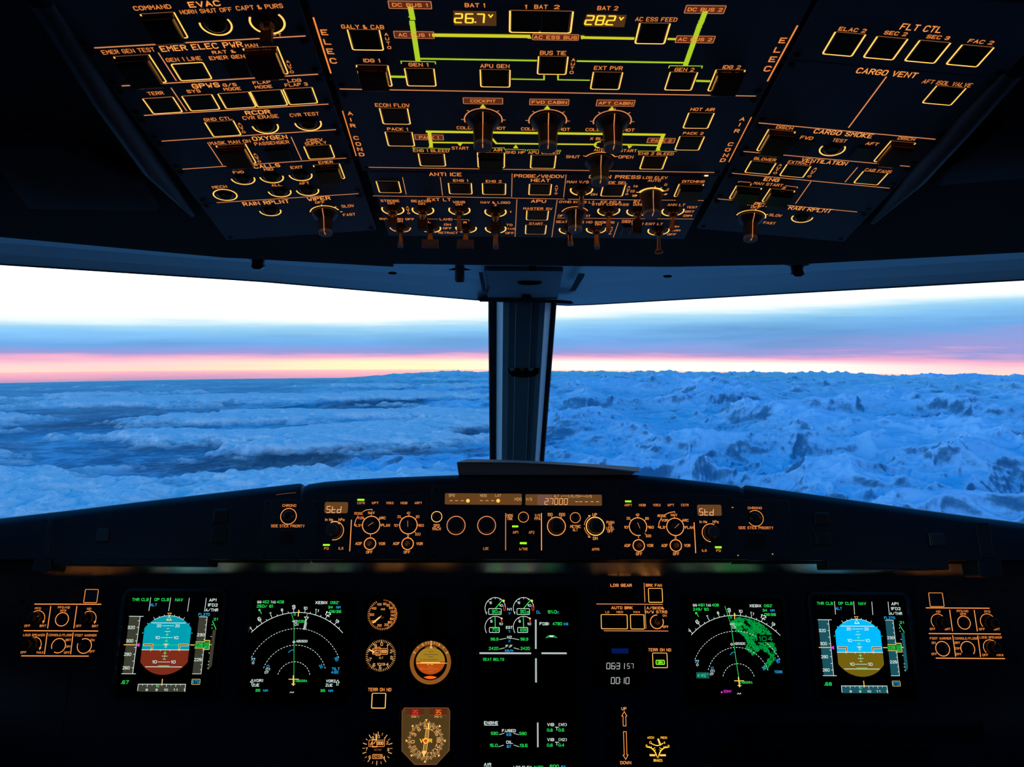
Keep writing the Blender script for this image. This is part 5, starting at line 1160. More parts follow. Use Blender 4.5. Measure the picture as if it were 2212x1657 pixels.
def nd(side):
    L = side == 'left'
    if L: m = unit('navigation_display', 'square display with white compass arc and green route line on plain black', 'display', 'M', 'navigation displays')
    else:
        m0 = unit('x', '', '', 'M'); o = m0.c(823, 1272); m0.cr = 'N'; n = m0.c(835, 1293)
        m = unit('navigation_display', 'square display with compass arc and green speckled terrain patch', 'display', 'M', 'navigation displays', (o, n, 0.985))
    ca, cb = m.c(868, 850); display(m, ca, cb)
    W_, Gc, Y_, C_2 = 's_white', 's_green', 's_yellow', 's_cyan'; T = m.T
    a0, b0 = m.c(823, 1272); u = (m.c(923, 1272)[0]-a0)/100.0; R = m.c(871, 387)[1]-b0; k = R/885.0
    def pol(r, t): return (a0+r*k*math.sin(t*D2R), b0+r*k*math.cos(t*D2R))
    m.lay(W_).stroke([pol(885, t) for t in range(-46, 47, 2)], 0.0009, m.LH)
    off = -4.4
    for i in range(-9, 10):
        t = off+i*5
        if abs(t) > 46: continue
        l = 42 if i % 2 == 0 else 20
        if i % 2 == 0 and (i//2) % 3 == 0: l = 50
        m.lay(W_).stroke([pol(885, t), pol(885+l, t)], 0.0008, m.LH)
        if i % 2 == 0:
            n_ = 9+i//2; s = str(n_) if n_ < 14 else '1'; big = n_ % 3 == 0
            a, b = pol(960 if big else 948, t); hh = 0.0072 if big else 0.0048; m.lay(W_).text(s, a, b, hh, hh*0.62*len(s), m.LH, rot=-t*D2R)
    for r, lim in ((668, 64), (448, 70), (228, 72)):
        n = int(r*lim*D2R/40)
        for j in range(-n, n+1):
            t = j*lim/n
            if j % 1 == 0: dt = 9/r/D2R; m.lay(W_).stroke([pol(r, t-dt), pol(r, t+dt)], 0.0008, m.LH)
    a, b = pol(885, 0); m.lay(Y_).box(a-.0007, b-.0068, a+.0007, b+.0045, m.LH, m.LH+2e-4)
    m.T('0', 838, 412, 20, 34, Gc)
    T('GS', 370, 250, 50, 34, W_); T('462' if L else '461', 455, 247, 84, 40, Gc); T('TAS', 553, 250, 64, 34, W_); T('408', 648, 248, 90, 40, Gc); T('250/ 61' if L else '249/ 60', 443, 304, 208, 40, Gc)
    m.Ln([(372, 345), (397, 403)], 0.0012, Gc); m.fill([(357, 350), (362, 375), (390, 350), (372, 338)], Gc)
    T('XEBIX', 1193, 257, 154, 38, W_); T("092'", 1368, 257, 108, 38, Gc); T('34', 1313, 318, 55, 36, Gc); T('NM', 1417, 320, 52, 32, C_2); T('06:36', 1378, 375, 150, 38, Gc)
    if L: m.Ln([(795, 400), (822, 490), (830, 600), (828, 1240)], 0.0008, 's_green', 1e-4)
    else: m.lay('s_green').stroke([(a0, b0+.005), (a0-.0078, b0+.096), (a0-.0165, b0+.1275)], 0.0009, m.LH+2e-4)
    if not L: wa = m.c(795, 778)
    else: wa = m.c(828, 778)
    dd = .0021; m.lay(W_).stroke([(wa[0], wa[1]+dd), (wa[0]+dd, wa[1]), (wa[0], wa[1]-dd), (wa[0]-dd, wa[1])], 0.0008, m.LH+2e-4, True)
    T('ABOSDO', 933 if L else 905, 768, 145, 34, W_, dh=3e-4); m.Ln([(755, 918), (793, 886), (828, 886)], 0.0008, C_2, 1e-4)
    T('XEBIX', 925, 505, 112, 34, Gc, dh=3e-4); T('+82', 838, 505, 62, 34, W_, dh=4e-4); T('01', 860, 547, 46, 34, W_, dh=3e-4)
    T('0', 832, 1300, 22, 28, Gc); T('ABODRA', 930, 1294, 145, 32, Gc); T('^.'[1:], 812, 1446, 10, 20, W_)
    m.Ln([(775, 1452), (790, 1438), (803, 1452)], 0.0008, W_); a, b = m.c(820, 1444); m.lay(W_).disc(a, b, 0.0010, m.LH, 10)
    m.Ln([(823, 1228), (821, 1352)], 0.0020, Y_, 3e-4); m.Ln([(763, 1272), (888, 1272)], 0.0013, Y_, 3e-4); m.Ln([(800, 1336), (842, 1336)], 0.0013, Y_, 3e-4)
    T('30', 1392, 1003, 48, 44, C_2, rot=-62*D2R); T('20', 1187, 1100, 46, 40, C_2, rot=-62*D2R)
    T('72', 285, 1012, 50, 38, C_2); T('77', 290, 1008, 46, 30, W_, dh=2e-4, sw=.0005); T('0', 287, 1056, 26, 32, W_); T('0', 485, 1102, 30, 36, C_2); T('01', 482, 1140, 50, 32, W_); T('07', 466, 1182, 48, 32, W_)
    if L:
        m.lay('s_grey').stroke([m.c(1005, 410), m.c(996, 445)], .0008, m.LH); m.Ln([(970, 446), (1022, 450), (992, 487)], 0.0009, W_, 0, True); m.Ln([(987, 490), (962, 606)], 0.0030, 's_grey'); m.Ln([(998, 525), (980, 612)], 0.0012, 's_grey')
        T('TILT', 1383, 1135, 100, 36, C_2); T('4.50', 1370, 1180, 90, 34, C_2)
        T('VOR1', 357, 1290, 114, 38, W_); T('ZUE', 322, 1350, 88, 38, W_); T('35', 350, 1420, 58, 36, Gc); T('NM', 452, 1423, 54, 32, C_2)
        m.Ln([(250, 1312), (290, 1312), (276, 1275)], 0.0008, W_, 0, True); m.Ln([(270, 1312), (268, 1352)], 0.0008, W_)
        T('VOR2', 1317, 1296, 120, 38, W_); T('ZUE', 1294, 1352, 88, 38, W_); T('35', 1211, 1423, 58, 36, Gc); T('NM', 1316, 1426, 54, 32, C_2)
        m.Ln([(1395, 1355), (1398, 1315), (1385, 1315), (1410, 1282), (1430, 1317), (1418, 1317), (1414, 1355)], 0.0008, W_)
    else:
        rnd_ = random.Random(3)
        poly = [(-60, 800), (60, 870), (170, 850), (330, 800), (455, 720), (505, 640), (540, 560), (560, 470), (560, 400), (540, 300), (470, 220), (400, 150), (350, 170), (420, 260), (460, 330), (400, 380), (330, 420), (250, 360), (190, 330), (120, 420), (160, 520), (120, 600), (20, 640)]
        def inside(x, y):
            c = False; j = len(poly)-1
            for i in range(len(poly)):
                xi, yi = poly[i]; xj, yj = poly[j]
                if (yi > y) != (yj > y) and x < (xj-xi)*(y-yi)/(yj-yi)+xi: c = not c
                j = i
            return c
        n = 0
        while n < 2600:
            x = rnd_.uniform(-70, 570); y = rnd_.uniform(140, 880)
            if not inside(x, y): continue
            dens = 0.45+0.5*math.sin(x*0.021+1.3)*math.cos(y*0.017)+0.35*math.sin(x*0.05+y*0.043)
            n += 1
            if rnd_.random() > dens+0.15: continue
            if x*x+y*y > 860*860: continue
            a = a0+x*k; b = b0+y*k; s = .0006+rnd_.random()*.0007
            m.lay('s_terrain').poly([(a-s, b-s), (a+s, b-s), (a+s, b+s), (a-s, b+s)], m.LH-1e-4)
        a, b = m.c(1268, 700); m.lay('screen').poly([(a-.0150, b-.0065), (a+.0150, b-.0065), (a+.0150, b+.0065), (a-.0150, b+.0065)], m.LH+1e-4); T('104', 1270, 702, 175, 66, 's_terrain', dh=2e-4, sw=0.0013)
        T('TERR', 1378, 1152, 105, 36, C_2); a, b = m.c(340, 1198); m.lay('tape_right').poly([(a-.0115, b-.0052), (a+.0115, b-.0052), (a+.0115, b+.0052), (a-.0115, b+.0052)], m.LH-1e-4); T("4'45\"", 343, 1200, 150, 48, Gc)
        T('EDNY', 650, 1415, 100, 34, 's_magenta'); m.tri(567, 1422, 34, 30, True, 's_magenta')
    m.done()
nd('left'); nd('right')

# engine / warning display
m = unit('engine_display', 'square centre display with green engine dials and the words SEAT BELTS', 'display', 'Q', 'centre engine displays'); ca, cb = m.c(840, 855); display(m, ca, cb)
W_, Gc, Y_, C_2 = 's_white', 's_green', 's_yellow', 's_cyan'; T = m.T
for cx in (400, 805):
    for cy, r, t0, txt, pa in ((357, 147, 215, '90.9', 48), (627, 147, 215, '701' if cx < 600 else '696', 92)):
        a, b = m.c(cx-3, cy-(0 if cy < 500 else 0)); R = m.c(cx-3+r, cy)[0]-a; e = 2 if cy < 500 else 48
        m.lay(W_).stroke([(a+R*math.cos(t*D2R), b+R*math.sin(t*D2R)) for t in range(e, t0+1, 4)], 0.0009, m.LH)
        m.lay(Gc).stroke([(a+R*.04*math.cos(pa*D2R), b), (a+R*1.0*math.cos(pa*D2R), b+R*1.0*math.sin(pa*D2R))], 0.0014, m.LH+2e-4)
        for t in ((60, 90, 118, 138, 205) if cy < 500 else (120,)): m.lay(W_).stroke([(a+R*math.cos(t*D2R), b+R*math.sin(t*D2R)), (a+R*.88*math.cos(t*D2R), b+R*.88*math.sin(t*D2R))], 0.0008, m.LH)
        if cy < 500: 
            aa, bb = a+R*1.05*math.cos(40*D2R), b+R*1.08*math.sin(40*D2R); m.lay(Y_).disc(aa, bb, 0.0022, m.LH+3e-4, 12)
            x0, y0 = m.c(cx+117, 388); x1, y1 = m.c(cx+143, 320); m.lay('s_red').frame(x0, y0, x1, y1, 0.0010, m.LH)
        else:
            aa, bb = m.c(cx+88, 505); m.lay(Y_).disc(aa, bb, 0.0020, m.LH+2e-4, 4); m.Ln([(cx+84, 532), (cx+96, 548)], 0.0016, 's_red')
    x0, y0 = m.c(cx-98, 446); x1, y1 = m.c(cx+82, 364); m.lay(W_).frame(x0, y0, x1, y1, 0.0009, m.LH+2e-4); T('90', cx-12, 405, 70, 50, Gc); T('.9', cx+52, 415, 38, 34, Gc)
    x0, y0 = m.c(cx-88, 704); x1, y1 = m.c(cx+56, 634); m.lay(W_).frame(x0, y0, x1, y1, 0.0009, m.LH+2e-4); T('701' if cx < 600 else '696', cx-3, 668, 90, 42, Gc)
    T('5', cx-68, 280, 26, 34, W_); T('10', cx+80, 318, 46, 34, W_); T('5', cx-58, 545, 26, 34, W_); T('10', cx+78, 582, 48, 34, W_)
T('N1', 600, 372, 56, 38, W_); T('%', 601, 430, 24, 30, C_2); T('EGT', 597, 633, 90, 40, W_); T("'C", 598, 688, 22, 32, C_2); T('N2', 600, 773, 60, 40, W_); T('%', 600, 827, 24, 34, C_2); T('F.F', 594, 902, 90, 38, W_); T('KG/H', 594, 965, 110, 34, C_2)
for x in (385, 812): T('96.9', x, 800, 104, 42, Gc)
T('2420', 372, 933, 130, 44, Gc); T('2420', 825, 933, 128, 44, Gc)
for p in (((458, 806), (550, 788)), ((643, 790), (736, 808)), ((458, 943), (528, 925)), ((665, 925), (735, 945))): m.Ln(p, 0.0012, 's_grey')
for p in (((180, 1001), (900, 1003)), ((1068, 1002), (1410, 1003)), ((977, 530), (977, 930)), ((979, 1085), (980, 1410))): m.Ln(p, 0.0030, 's_grey')
T('CL', 1015, 413, 56, 40, C_2); T('91.0', 1212, 410, 120, 46, Gc); T('%', 1293, 418, 22, 34, C_2); T('FOB:', 1098, 580, 128, 44, W_); T('4780', 1285, 580, 130, 46, Gc); T('KG', 1408, 583, 56, 36, C_2); T('SEAT BELTS', 372, 1090, 298, 40, Gc)
m.Ln([(1120, 782), (1165, 748), (1235, 748), (1278, 780), (1225, 768), (1172, 768)], 0.0010, Gc, 0, True); m.fill([(1172, 770), (1228, 770), (1228, 752), (1172, 752)], W_, 2e-4); m.done()
m = unit('system_display', 'square centre display lettered ENGINE and AIR at the bottom of the panel', 'display', 'R', 'centre engine displays'); ca, cb = m.c(1060, 1140); display(m, ca, cb); T = m.T
T('ENGINE', 432, 522, 250, 56, W_); m.Ln([(310, 567), (556, 568)], 0.0009, W_); T('F.USED', 760, 668, 245, 56, W_); T('KG', 760, 740, 76, 50, C_2); T('580', 495, 717, 122, 58, Gc); T('580', 1018, 720, 122, 58, Gc)
T('OIL', 772, 880, 116, 56, W_); T('QT', 762, 958, 72, 50, C_2); T('15.0', 480, 938, 136, 58, Gc); T('13.5', 1032, 940, 136, 58, Gc)
for p in (((582, 740), (672, 714)), ((848, 716), (940, 742)), ((568, 962), (660, 934)), ((852, 932), (945, 962))): m.Ln(p, 0.0011, 's_grey')
m.Ln([(1290, 530), (1292, 960)], 0.0026, 's_grey')
for y, n1, r1, r2 in ((556, '(N1)', '0.6', '0.5'), (832, '(N2)', '0.6', '0.4')):
    T('VIB', 1527, y, 118, 56, W_); T(n1, 1748, y, 155, 54, W_); T(r1, 1512, y+102, 98, 56, Gc); T(r2, 1722, y+100, 98, 56, Gc); m.Ln([(1612, y+48), (1676, y+48)], 0.0009, W_); m.Ln([(1640, y+48), (1640, y+102)], 0.0009, W_)
T('AIR', 368, 1290, 128, 58, W_); T('LDG ELEV', 1010, 1340, 320, 50, W_); T('AUTO', 1300, 1338, 170, 50, Gc); T('600', 1595, 1325, 155, 66, Gc); T('FT', 1762, 1335, 70, 48, C_2)
m.Ln([(305, 1336), (430, 1336)], 0.0009, W_); m.done()

# ------------------------------------------------------------------ lighting control panels at both ends
def mp_plate(m, x0, y0, x1, y1, mt='main_panel', r=0.003, screws=False):
    a0, b0 = MP.p(x0, y1); a1, b1 = MP.p(x1, y0); m.plate((a0, b0), (a1, b1), mt, r=r, th=0.003, inset=0.0, screws=screws)
def lightpanel(side):
    L = side == 'left'; t2 = 'amber_text2'
    if L: m = unit('lighting_control_panel', 'outer panel lettered LOUD SPEAKER, CONSOLE/FLOOR, FOOT WARMER, left of the teal display', 'control panel', 'S', 'outer lighting control panels'); mp_plate(m, 34, 1265, 224, 1425, screws=True)
    else: m = unit('lighting_control_panel', 'outer panel lettered FOOT WARMER, CONSOLE/FLOOR, LOUD SPEAKER, right of the blue display', 'control panel', 'T', 'outer lighting control panels'); mp_plate(m, 1996, 1270, 2180, 1430, screws=True)
    T = m.T
    def arc(x, y, r, t0, t1, mm=t2, w=0.0011):
        a, b = m.c(x, y); R = m.c(x+r, y)[0]-a; m.lay(mm).ring(a, b, R-w, R, m.LH, t0, t1); return a, b, R
    def kn(x, y, r, ptr, off=(0, 0)):
        a, b = m.c(x, y); R = m.c(x+r, y)[0]-a; q = MB(); q.lathe(a, b, [(R, 0), (R*.95, .008), (R*.6, .010), (R*.55, .018), (R*.45, .019)], 30)
        o = q.build('rotary_knob', 'knob_dark', m.root, off=m.off, smooth=True); q = MB(); c_, s_ = math.cos(ptr*D2R), math.sin(ptr*D2R); q.stroke([(a+R*.62*c_, b+R*.62*s_), (a+R*.9*c_, b+R*.9*s_)], 0.0012, 0.0098); q.build('pointer_line', 'amber_faint', o, off=m.off)
    def lit(x, y, r, t0, t1, cap=True):
        m.rnd(x, y, r, t0, t1, m=t2, w=0.0013)
    if L:
        m.btn((1490, 435), (1770, 190), top='amber_text2', m='amber_text2')
        for p in (((622, 456), (1808, 459)), ((430, 932), (1750, 938)), ((335, 1382), (1620, 1387))): m.Ln(p, 0.0015, 'amber_text2')
        for p in (((910, 495), (853, 885)), ((1376, 495), (1322, 885)), ((845, 975), (797, 1345)), ((1310, 970), (1265, 1345))): m.Ln(p, 0.0014, 'amber_text2')
        for t, x, y, w in (('PFD', 680, 535, 100), ('PFD/ND', 1145, 516, 210), ('XFR', 1130, 575, 105), ('ND', 1595, 540, 68), ('OFF', 490, 845, 100), ('BRT', 770, 845, 110), ('OFF', 1408, 848, 92), ('BRT', 1703, 850, 105),
                           ('LOUD SPEAKER', 610, 1010, 385), ('CONSOLE/FLOOR', 1077, 1010, 410), ('FOOT WARMER', 1535, 1015, 380), ('OFF', 420, 1320, 98), ('MAX', 718, 1322, 115), ('BRT', 1225, 1098, 95), ('DIM', 1212, 1215, 85), ('OFF', 1198, 1325, 98), ('ON', 1655, 1100, 66), ('OFF', 1648, 1303, 95)): T(t, x, y, w, 42)
        kn(650, 700, 105, 20); arc(665, 712, 140, -25, 158); kn(1580, 705, 105, 100); arc(1590, 715, 135, -25, 155); kn(570, 1170, 118, 180); arc(605, 1185, 138, -25, 155)
        for x, y in ((783, 775), (1703, 780), (722, 1250)): m.lay(t2).poly([m.c(x+22, y-18), m.c(x-22, y-18), m.c(x-16, y+30)], m.LH)
        lit(1110, 728, 122, 0, 359.9); lit(1048, 1200, 130, -120, 205); lit(1510, 1205, 132, -200, 118)
    else:
        m.btn((240, 505), (465, 252), top='amber_text2', m='amber_text2')
        for p in (((170, 523), (1300, 530)), ((222, 983), (1500, 992)), ((348, 1423), (1575, 1432))): m.Ln(p, 0.0015, 'amber_text2')
        for p in (((590, 562), (642, 937)), ((1030, 568), (1085, 937)), ((645, 1020), (697, 1392)), ((1093, 1022), (1143, 1395))): m.Ln(p, 0.0014, 'amber_text2')
        for t, x, y, w in (('ND', 388, 590, 70), ('PFD/ND', 820, 582, 200), ('XFR', 830, 635, 100), ('PFD', 1265, 592, 100), ('OFF', 285, 902, 95), ('BRT', 555, 902, 98), ('OFF', 1168, 905, 100), ('BRT', 1435, 905, 100),
                           ('FOOT WARMER', 427, 1070, 375), ('CONSOLE/FLOOR', 885, 1070, 405), ('LOUD SPEAKER', 1325, 1052, 390), ('ON', 305, 1148, 66), ('OFF', 315, 1350, 92), ('BRT', 730, 1148, 92), ('DIM', 738, 1248, 88), ('OFF', 755, 1352, 95), ('OFF', 1228, 1368, 100), ('MAX', 1492, 1368, 115)): T(t, x, y, w, 42)
        kn(430, 785, 115, -10); arc(388, 765, 132, 25, 225); kn(1310, 790, 115, 10); arc(1275, 770, 138, 25, 220); kn(1345, 1235, 120, 80); arc(1325, 1230, 134, 25, 225)
        lit(848, 787, 118, 0, 359.9); lit(465, 1255, 130, -60, 325); lit(915, 1255, 130, -45, 210)
    m.done()
lightpanel('left'); lightpanel('right')

# ------------------------------------------------------------------ standby instruments
def case(m, pts, h=0.004, face=None):
    ca = sum(m.c(*p)[0] for p in pts)/len(pts); cb = sum(m.c(*p)[1] for p in pts)/len(pts); m.open(ca, cb); P = [m.c(*p) for p in pts]
    def sc(k): return [(ca+(a-ca)*k, cb+(b-cb)*k) for a, b in P]
    q = MB(); q.loft([[(a, b, -0.003) for a, b in P], [(a, b, h-0.001) for a, b in P], [(a, b, h) for a, b in sc(.975)], [(a, b, h) for a, b in sc(.93)], [(a, b, h-.001) for a, b in sc(.925)]]); q.build('case', 'bezel', m.root, off=m.off)
def dial(m, x, y, r, h=0.0045, mt='dial_black'):
    a, b = m.c(x, y); R = m.c(x+r, y)[0]-a
    q = MB(); q.lathe(a, b, [(R*1.06, 0.0), (R*1.06, h), (R*1.0, h+0.0006), (R*0.985, h-0.001)], 48); q.build('dial_ring', 'bezel', m.root, off=m.off, smooth=True)
    q = MB(); q.disc(a, b, R*.99, h-0.0008, 48); q.build('dial_face', mt, m.root, off=m.off); m.LH = h-0.0004; return a, b, R
dw = 'dial_white'
def ticks(m, a, b, R, lst, r0, r1, w=0.0007, mm=dw):
    for t in lst: c_, s_ = math.cos((90-t)*D2R), math.sin((90-t)*D2R); m.lay(mm).stroke([(a+R*r0*c_, b+R*r0*s_), (a+R*r1*c_, b+R*r1*s_)], w, m.LH)
def nums(m, a, b, R, lst, r, hh, mm=dw, rot=False):
    for s, t in lst: c_, s_ = math.cos((90-t)*D2R), math.sin((90-t)*D2R); m.lay(mm).text(s, a+R*r*c_, b+R*r*s_, hh, hh*0.6*len(s), m.LH, rot=(-t*D2R if rot else 0))
def knobx(m, x, y, r, L=0.012, mt='knob_dark'):
    a, b = m.c(x, y); R = m.c(x+r, y)[0]-a; q = MB(); q.lathe(a, b, [(R, 0.002), (R*.96, L-.001), (R*.85, L)], 24); return q.build('adjust_knob', mt, m.root, off=m.off, smooth=True)

m = unit('airspeed_indicator', 'round amber standby dial lettered IAS, topmost of the small dials', 'instrument', 'U', 'amber standby instruments')
case(m, [(232, 738), (548, 738), (650, 640), (660, 420), (640, 240), (420, 225), (180, 240), (158, 420), (150, 640)]); a, b, R = dial(m, 410, 478, 200)
ticks(m, a, b, R, range(-330, -24, 7), .86, .97, 0.0008, 'amber_text2'); ticks(m, a, b, R, range(3, 160, 5), .90, .97, 0.0005, 'amber_text')
nums(m, a, b, R, (('60', 10), ('80', 30), ('100', 52), ('120', 74), ('140', 93), ('160', 112), ('180', 133), ('200', 155), ('250', 194), ('300', 232), ('350', 270), ('400', 305), ('450', 340)), .70, 0.0042, 'amber_text2')
m.T('IAS', 417, 405, 48, 26, dw); m.T('KT', 412, 518, 34, 18, 'amber_faint'); a2, b2 = m.c(405, 478)
pt = MB(); pt.stroke([m.c(290, 582), m.c(372, 514)], 0.0024, m.LH+.0006); pt.stroke([m.c(372, 514), m.c(405, 485)], 0.0008, m.LH+.0006); pt.build('pointer', 'gold', m.root, off=m.off)
pt = MB(); pt.lathe(a, b, [(.0022, m.LH), (.0022, m.LH+.001), (.001, m.LH+.0012)], 14); pt.build('hub', 'dial_black', m.root, off=m.off); m.done()
m = unit('standby_altimeter', 'round amber dial lettered ALT with 1013 at its base', 'instrument', 'U', 'amber standby instruments')
case(m, [(225, 1283), (520, 1283), (625, 1185), (632, 960), (615, 790), (400, 765), (170, 790), (135, 960), (130, 1190)]); a, b, R = dial(m, 388, 1018, 205)
ticks(m, a, b, R, [i*7.2 for i in range(50)], .84, .96, 0.0008); ticks(m, a, b, R, [i*36 for i in range(10)], .80, .96, 0.0012)
nums(m, a, b, R, (('0', 2), ('1', 34), ('2', 68), ('3', 100), ('4', 140), ('5', 180), ('6', 215), ('7', 250), ('9', -32)), .70, 0.0058)
x0, y0 = m.c(278, 1000); x1, y1 = m.c(482, 925); m.lay('amber_text2').frame(x0, y0, x1, y1, 0.0009, m.LH+2e-4); m.T('22', 322, 963, 86, 46, dw, dh=2e-4); m.T('000', 430, 963, 72, 44, dw, dh=2e-4, sw=.0012)
m.Ln([(325, 915), (325, 908), (380, 908), (380, 1018), (325, 1018), (325, 915)], 0.0008, 'amber_text2', 3e-4); m.T('ALT', 393, 1048, 52, 28, dw); m.T('1013', 392, 1133, 100, 34, dw)
pt = MB(); pt.stroke([m.c(235, 938), m.c(300, 972)], 0.0020, m.LH+.0008); pt.build('pointer', 'gold', m.root, off=m.off); knobx(m, 215, 1195, 25, 0.01, 'bush_metal'); m.done()
m = unit('standby_horizon', 'round amber attitude ball over orange half in an angular case', 'instrument', 'U', 'amber standby instruments')
case(m, [(685, 1405), (780, 1500), (1210, 1495), (1270, 1515), (1350, 1480), (1385, 1400), (1405, 880), (1300, 745), (800, 745), (690, 870)], 0.005)
a, b, R = dial(m, 1045, 1110, 275, 0.0058, 'ball_ring'); h = m.LH
q = MB(); n = 40; r2 = R*.80; q.disc(a, b, r2, h+1e-4, 40); q.build('ball_recess', 'dial_black', m.root, off=m.off)
rs = R*.70; hy = 0.0
q = MB(); q.poly([(a+rs*math.cos(t*math.pi/24), b+.002+rs*math.sin(t*math.pi/24)*.92) for t in range(25)], h+3e-4); q.build('ball_sky', 'ball_sky', m.root, off=m.off)
q = MB(); q.poly([(a-rs*math.cos(t*math.pi/24), b+.002-rs*math.sin(t*math.pi/24)*.85) for t in range(25)], h+3e-4); q.build('ball_ground', 'ball_gnd', m.root, off=m.off)
m.LH = h+5e-4
m.Ln([(862, 1118), (1260, 1118)], 0.0009, 'gold'); m.Ln([(920, 1110), (1168, 1110)], 0.0014, 'gold', 2e-4); m.Ln([(1005, 1130), (1015, 1142), (1040, 1112), (1065, 1142), (1080, 1130)], 0.0009, dw, 3e-4)
for x0, x1, y in ((1020, 1082, 967), (962, 1145, 1003), (1018, 1080, 1035), (950, 1145, 1072)): m.Ln([(x0, y), (x1, y)], 0.0006, 'dial_black')
for x0, x1, y in ((1015, 1080, 1170), (950, 1145, 1195), (1015, 1080, 1230)): m.Ln([(x0, y), (x1, y)], 0.0006, 'ball_orange')
m.T('10', 925, 1190, 34, 26, 'ball_orange'); m.T('10', 920, 1072, 34, 26, 'ball_gnd')
m.lay('ball_orange').poly([m.c(955, 1305), m.c(1000, 1290), m.c(1045, 1285), m.c(1090, 1290), m.c(1132, 1305), m.c(1090, 1322), m.c(1045, 1328), m.c(1000, 1322)][::-1], m.LH+2e-4)
m.lay('ball_ring').poly([m.c(968, 908), m.c(1045, 885), m.c(1138, 908), m.c(1045, 928)][::-1], m.LH+1e-4)
m.lay(dw).poly([m.c(1032, 922), m.c(1076, 922), m.c(1055, 880)], m.LH+3e-4); m.Ln([(1055, 828), (1055, 882)], 0.0022, dw, 2e-4)
for t, l, w2 in ((-26, .86, .0015), (26, .86, .0015), (-60, .86, .0015), (60, .86, .0015), (-15, .89, .0009), (-8, .89, .0009), (10, .89, .0009), (19, .89, .0009), (-42, .9, .0012), (42, .9, .0012)): ticks(m, a, b, R, (t,), l, .96, w2)
knobx(m, 1278, 1405, 68, 0.012); m.done()
m = unit('metric_altimeter', 'round amber metre dial with boxed 1013, lowest of the small dials', 'instrument', 'V', 'amber standby instruments')
case(m, [(180, 1600), (700, 1590), (825, 1470), (835, 1100), (800, 860), (480, 830), (160, 860), (110, 1100), (100, 1470)]); a, b, R = dial(m, 478, 1240, 292)
ticks(m, a, b, R, [i*36 for i in range(10)], .74, .95, 0.0012); ticks(m, a, b, R, [i*36+18 for i in range(10)], .80, .93, 0.0008)
nums(m, a, b, R, (('0', 4), ('1', 37), ('2', 62), ('3', 96), ('4', 140), ('6', 222), ('7', 266), ('9', -28)), .68, 0.0050)
x0, y0 = m.c(318, 1205); x1, y1 = m.c(610, 1090); m.lay('amber_text2').frame(x0, y0, x1, y1, 0.0008, m.LH+2e-4); m.T('000', 528, 1145, 110, 66, dw, dh=2e-4, sw=.0012); m.Ln([(345, 1170), (378, 1120)], .001, dw); m.Ln([(355, 1185), (385, 1140)], .001, dw); m.Ln([(410, 1155), (440, 1110)], .0012, dw, 4e-4)
m.Ln([(388, 1080), (462, 1075), (468, 1215), (388, 1218), (388, 1080)], 0.0008, 'amber_text2', 3e-4); m.T('METER', 482, 1268, 130, 34, 'amber_faint')
x0, y0 = m.c(385, 1428); x1, y1 = m.c(568, 1352); m.lay('amber_text2').frame(x0, y0, x1, y1, 0.0008, m.LH+2e-4); m.T('1013', 478, 1390, 145, 44, dw); pt = MB(); pt.stroke([m.c(455, 985), m.c(458, 1075)], 0.0020, m.LH+.0008); pt.build('pointer', 'gold', m.root, off=m.off)
knobx(m, 215, 1480, 38, 0.01, 'bush_metal'); m.done()
m = unit('radio_magnetic_indicator', 'amber compass card lettered VOR with two red 35 readouts above', 'instrument', 'V', 'amber standby instruments')
case(m, [(860, 1480), (980, 1620), (1740, 1620), (1868, 1480), (1880, 620), (1820, 470), (920, 470), (875, 620)], 0.004)
q = MB(); P = [m.c(*p) for p in ((925, 1285), (1160, 1535), (1555, 1535), (1795, 1275), (1805, 560), (1775, 498), (970, 498), (930, 560))]; q.poly(P, 0.0044); q.build('dial_face', 'vor_face', m.root, off=m.off); m.LH = 0.0047
q = MB(); q.stroke(P, 0.0009, 0.0048, True); q.build('dial_ring', 'amber_faint', m.root, off=m.off)
for x0, t in ((1168, 'DME-1'), (1590, 'DME-2')): 
    m.fill([(x0-165, 630), (x0+165, 630), (x0+165, 505), (x0-165, 505)], 'box_brown', 0); m.T7('35', x0, 578, 120, 80, 's_red' if x0 < 1300 else 'ball_orange', 0.0012, 1e-4); m.Ln([(x0-160, 634), (x0+160, 634)], 0.0005, 'amber_faint', 1e-4); m.T(t, x0, 660, 128, 34, dw)
a, b = m.c(1362, 1100); R = m.c(1700, 1100)[0]-a
ticks(m, a, b, R, range(0, 360, 5), .84, .93, 0.0007); ticks(m, a, b, R, range(-5, 355, 15), .82, .98, 0.0011); nums(m, a, b, R, [(str(v), (v*10-94)) for v in (0, 3, 6, 9, 12, 15, 18, 21, 24, 27, 30, 33)], .70, 0.0068, dw, True)
for t in range(0, 360, 45): c_, s_ = math.cos(t*D2R), math.sin(t*D2R); k = R*1.08; m.lay('gold').poly([(a+k*c_-s_*.0022, b+k*s_+c_*.0022), (a+k*c_+s_*.0022, b+k*s_-c_*.0022), (a+(k-.004)*c_, b+(k-.004)*s_)][::-1], m.LH)
pt = MB(); pt.stroke([m.c(1375, 880), m.c(1425, 880), m.c(1375, 1290), m.c(1315, 1290)], 0.0010, m.LH+.0008, True); pt.stroke([m.c(1400, 890), m.c(1345, 1280)], 0.0006, m.LH+.0008); pt.stroke([m.c(1412, 870), m.c(1418, 790)], 0.0026, m.LH+.0008)
pt.poly([m.c(1385, 1290), m.c(1295, 1285), m.c(1322, 1400)][::-1], m.LH+.0009); pt.build('pointer', 'gold', m.root, off=m.off)
m.T('V', 1285, 1098, 70, 72, 'batt_digit', dh=4e-4); m.T('R', 1448, 1100, 62, 72, 'batt_digit', dh=4e-4); m.lay('batt_digit').ring(a, b, .0032, .0044, m.LH+.0012); m.lay('s_red').disc(a, b, .0026, m.LH+.0011, 12); m.done()
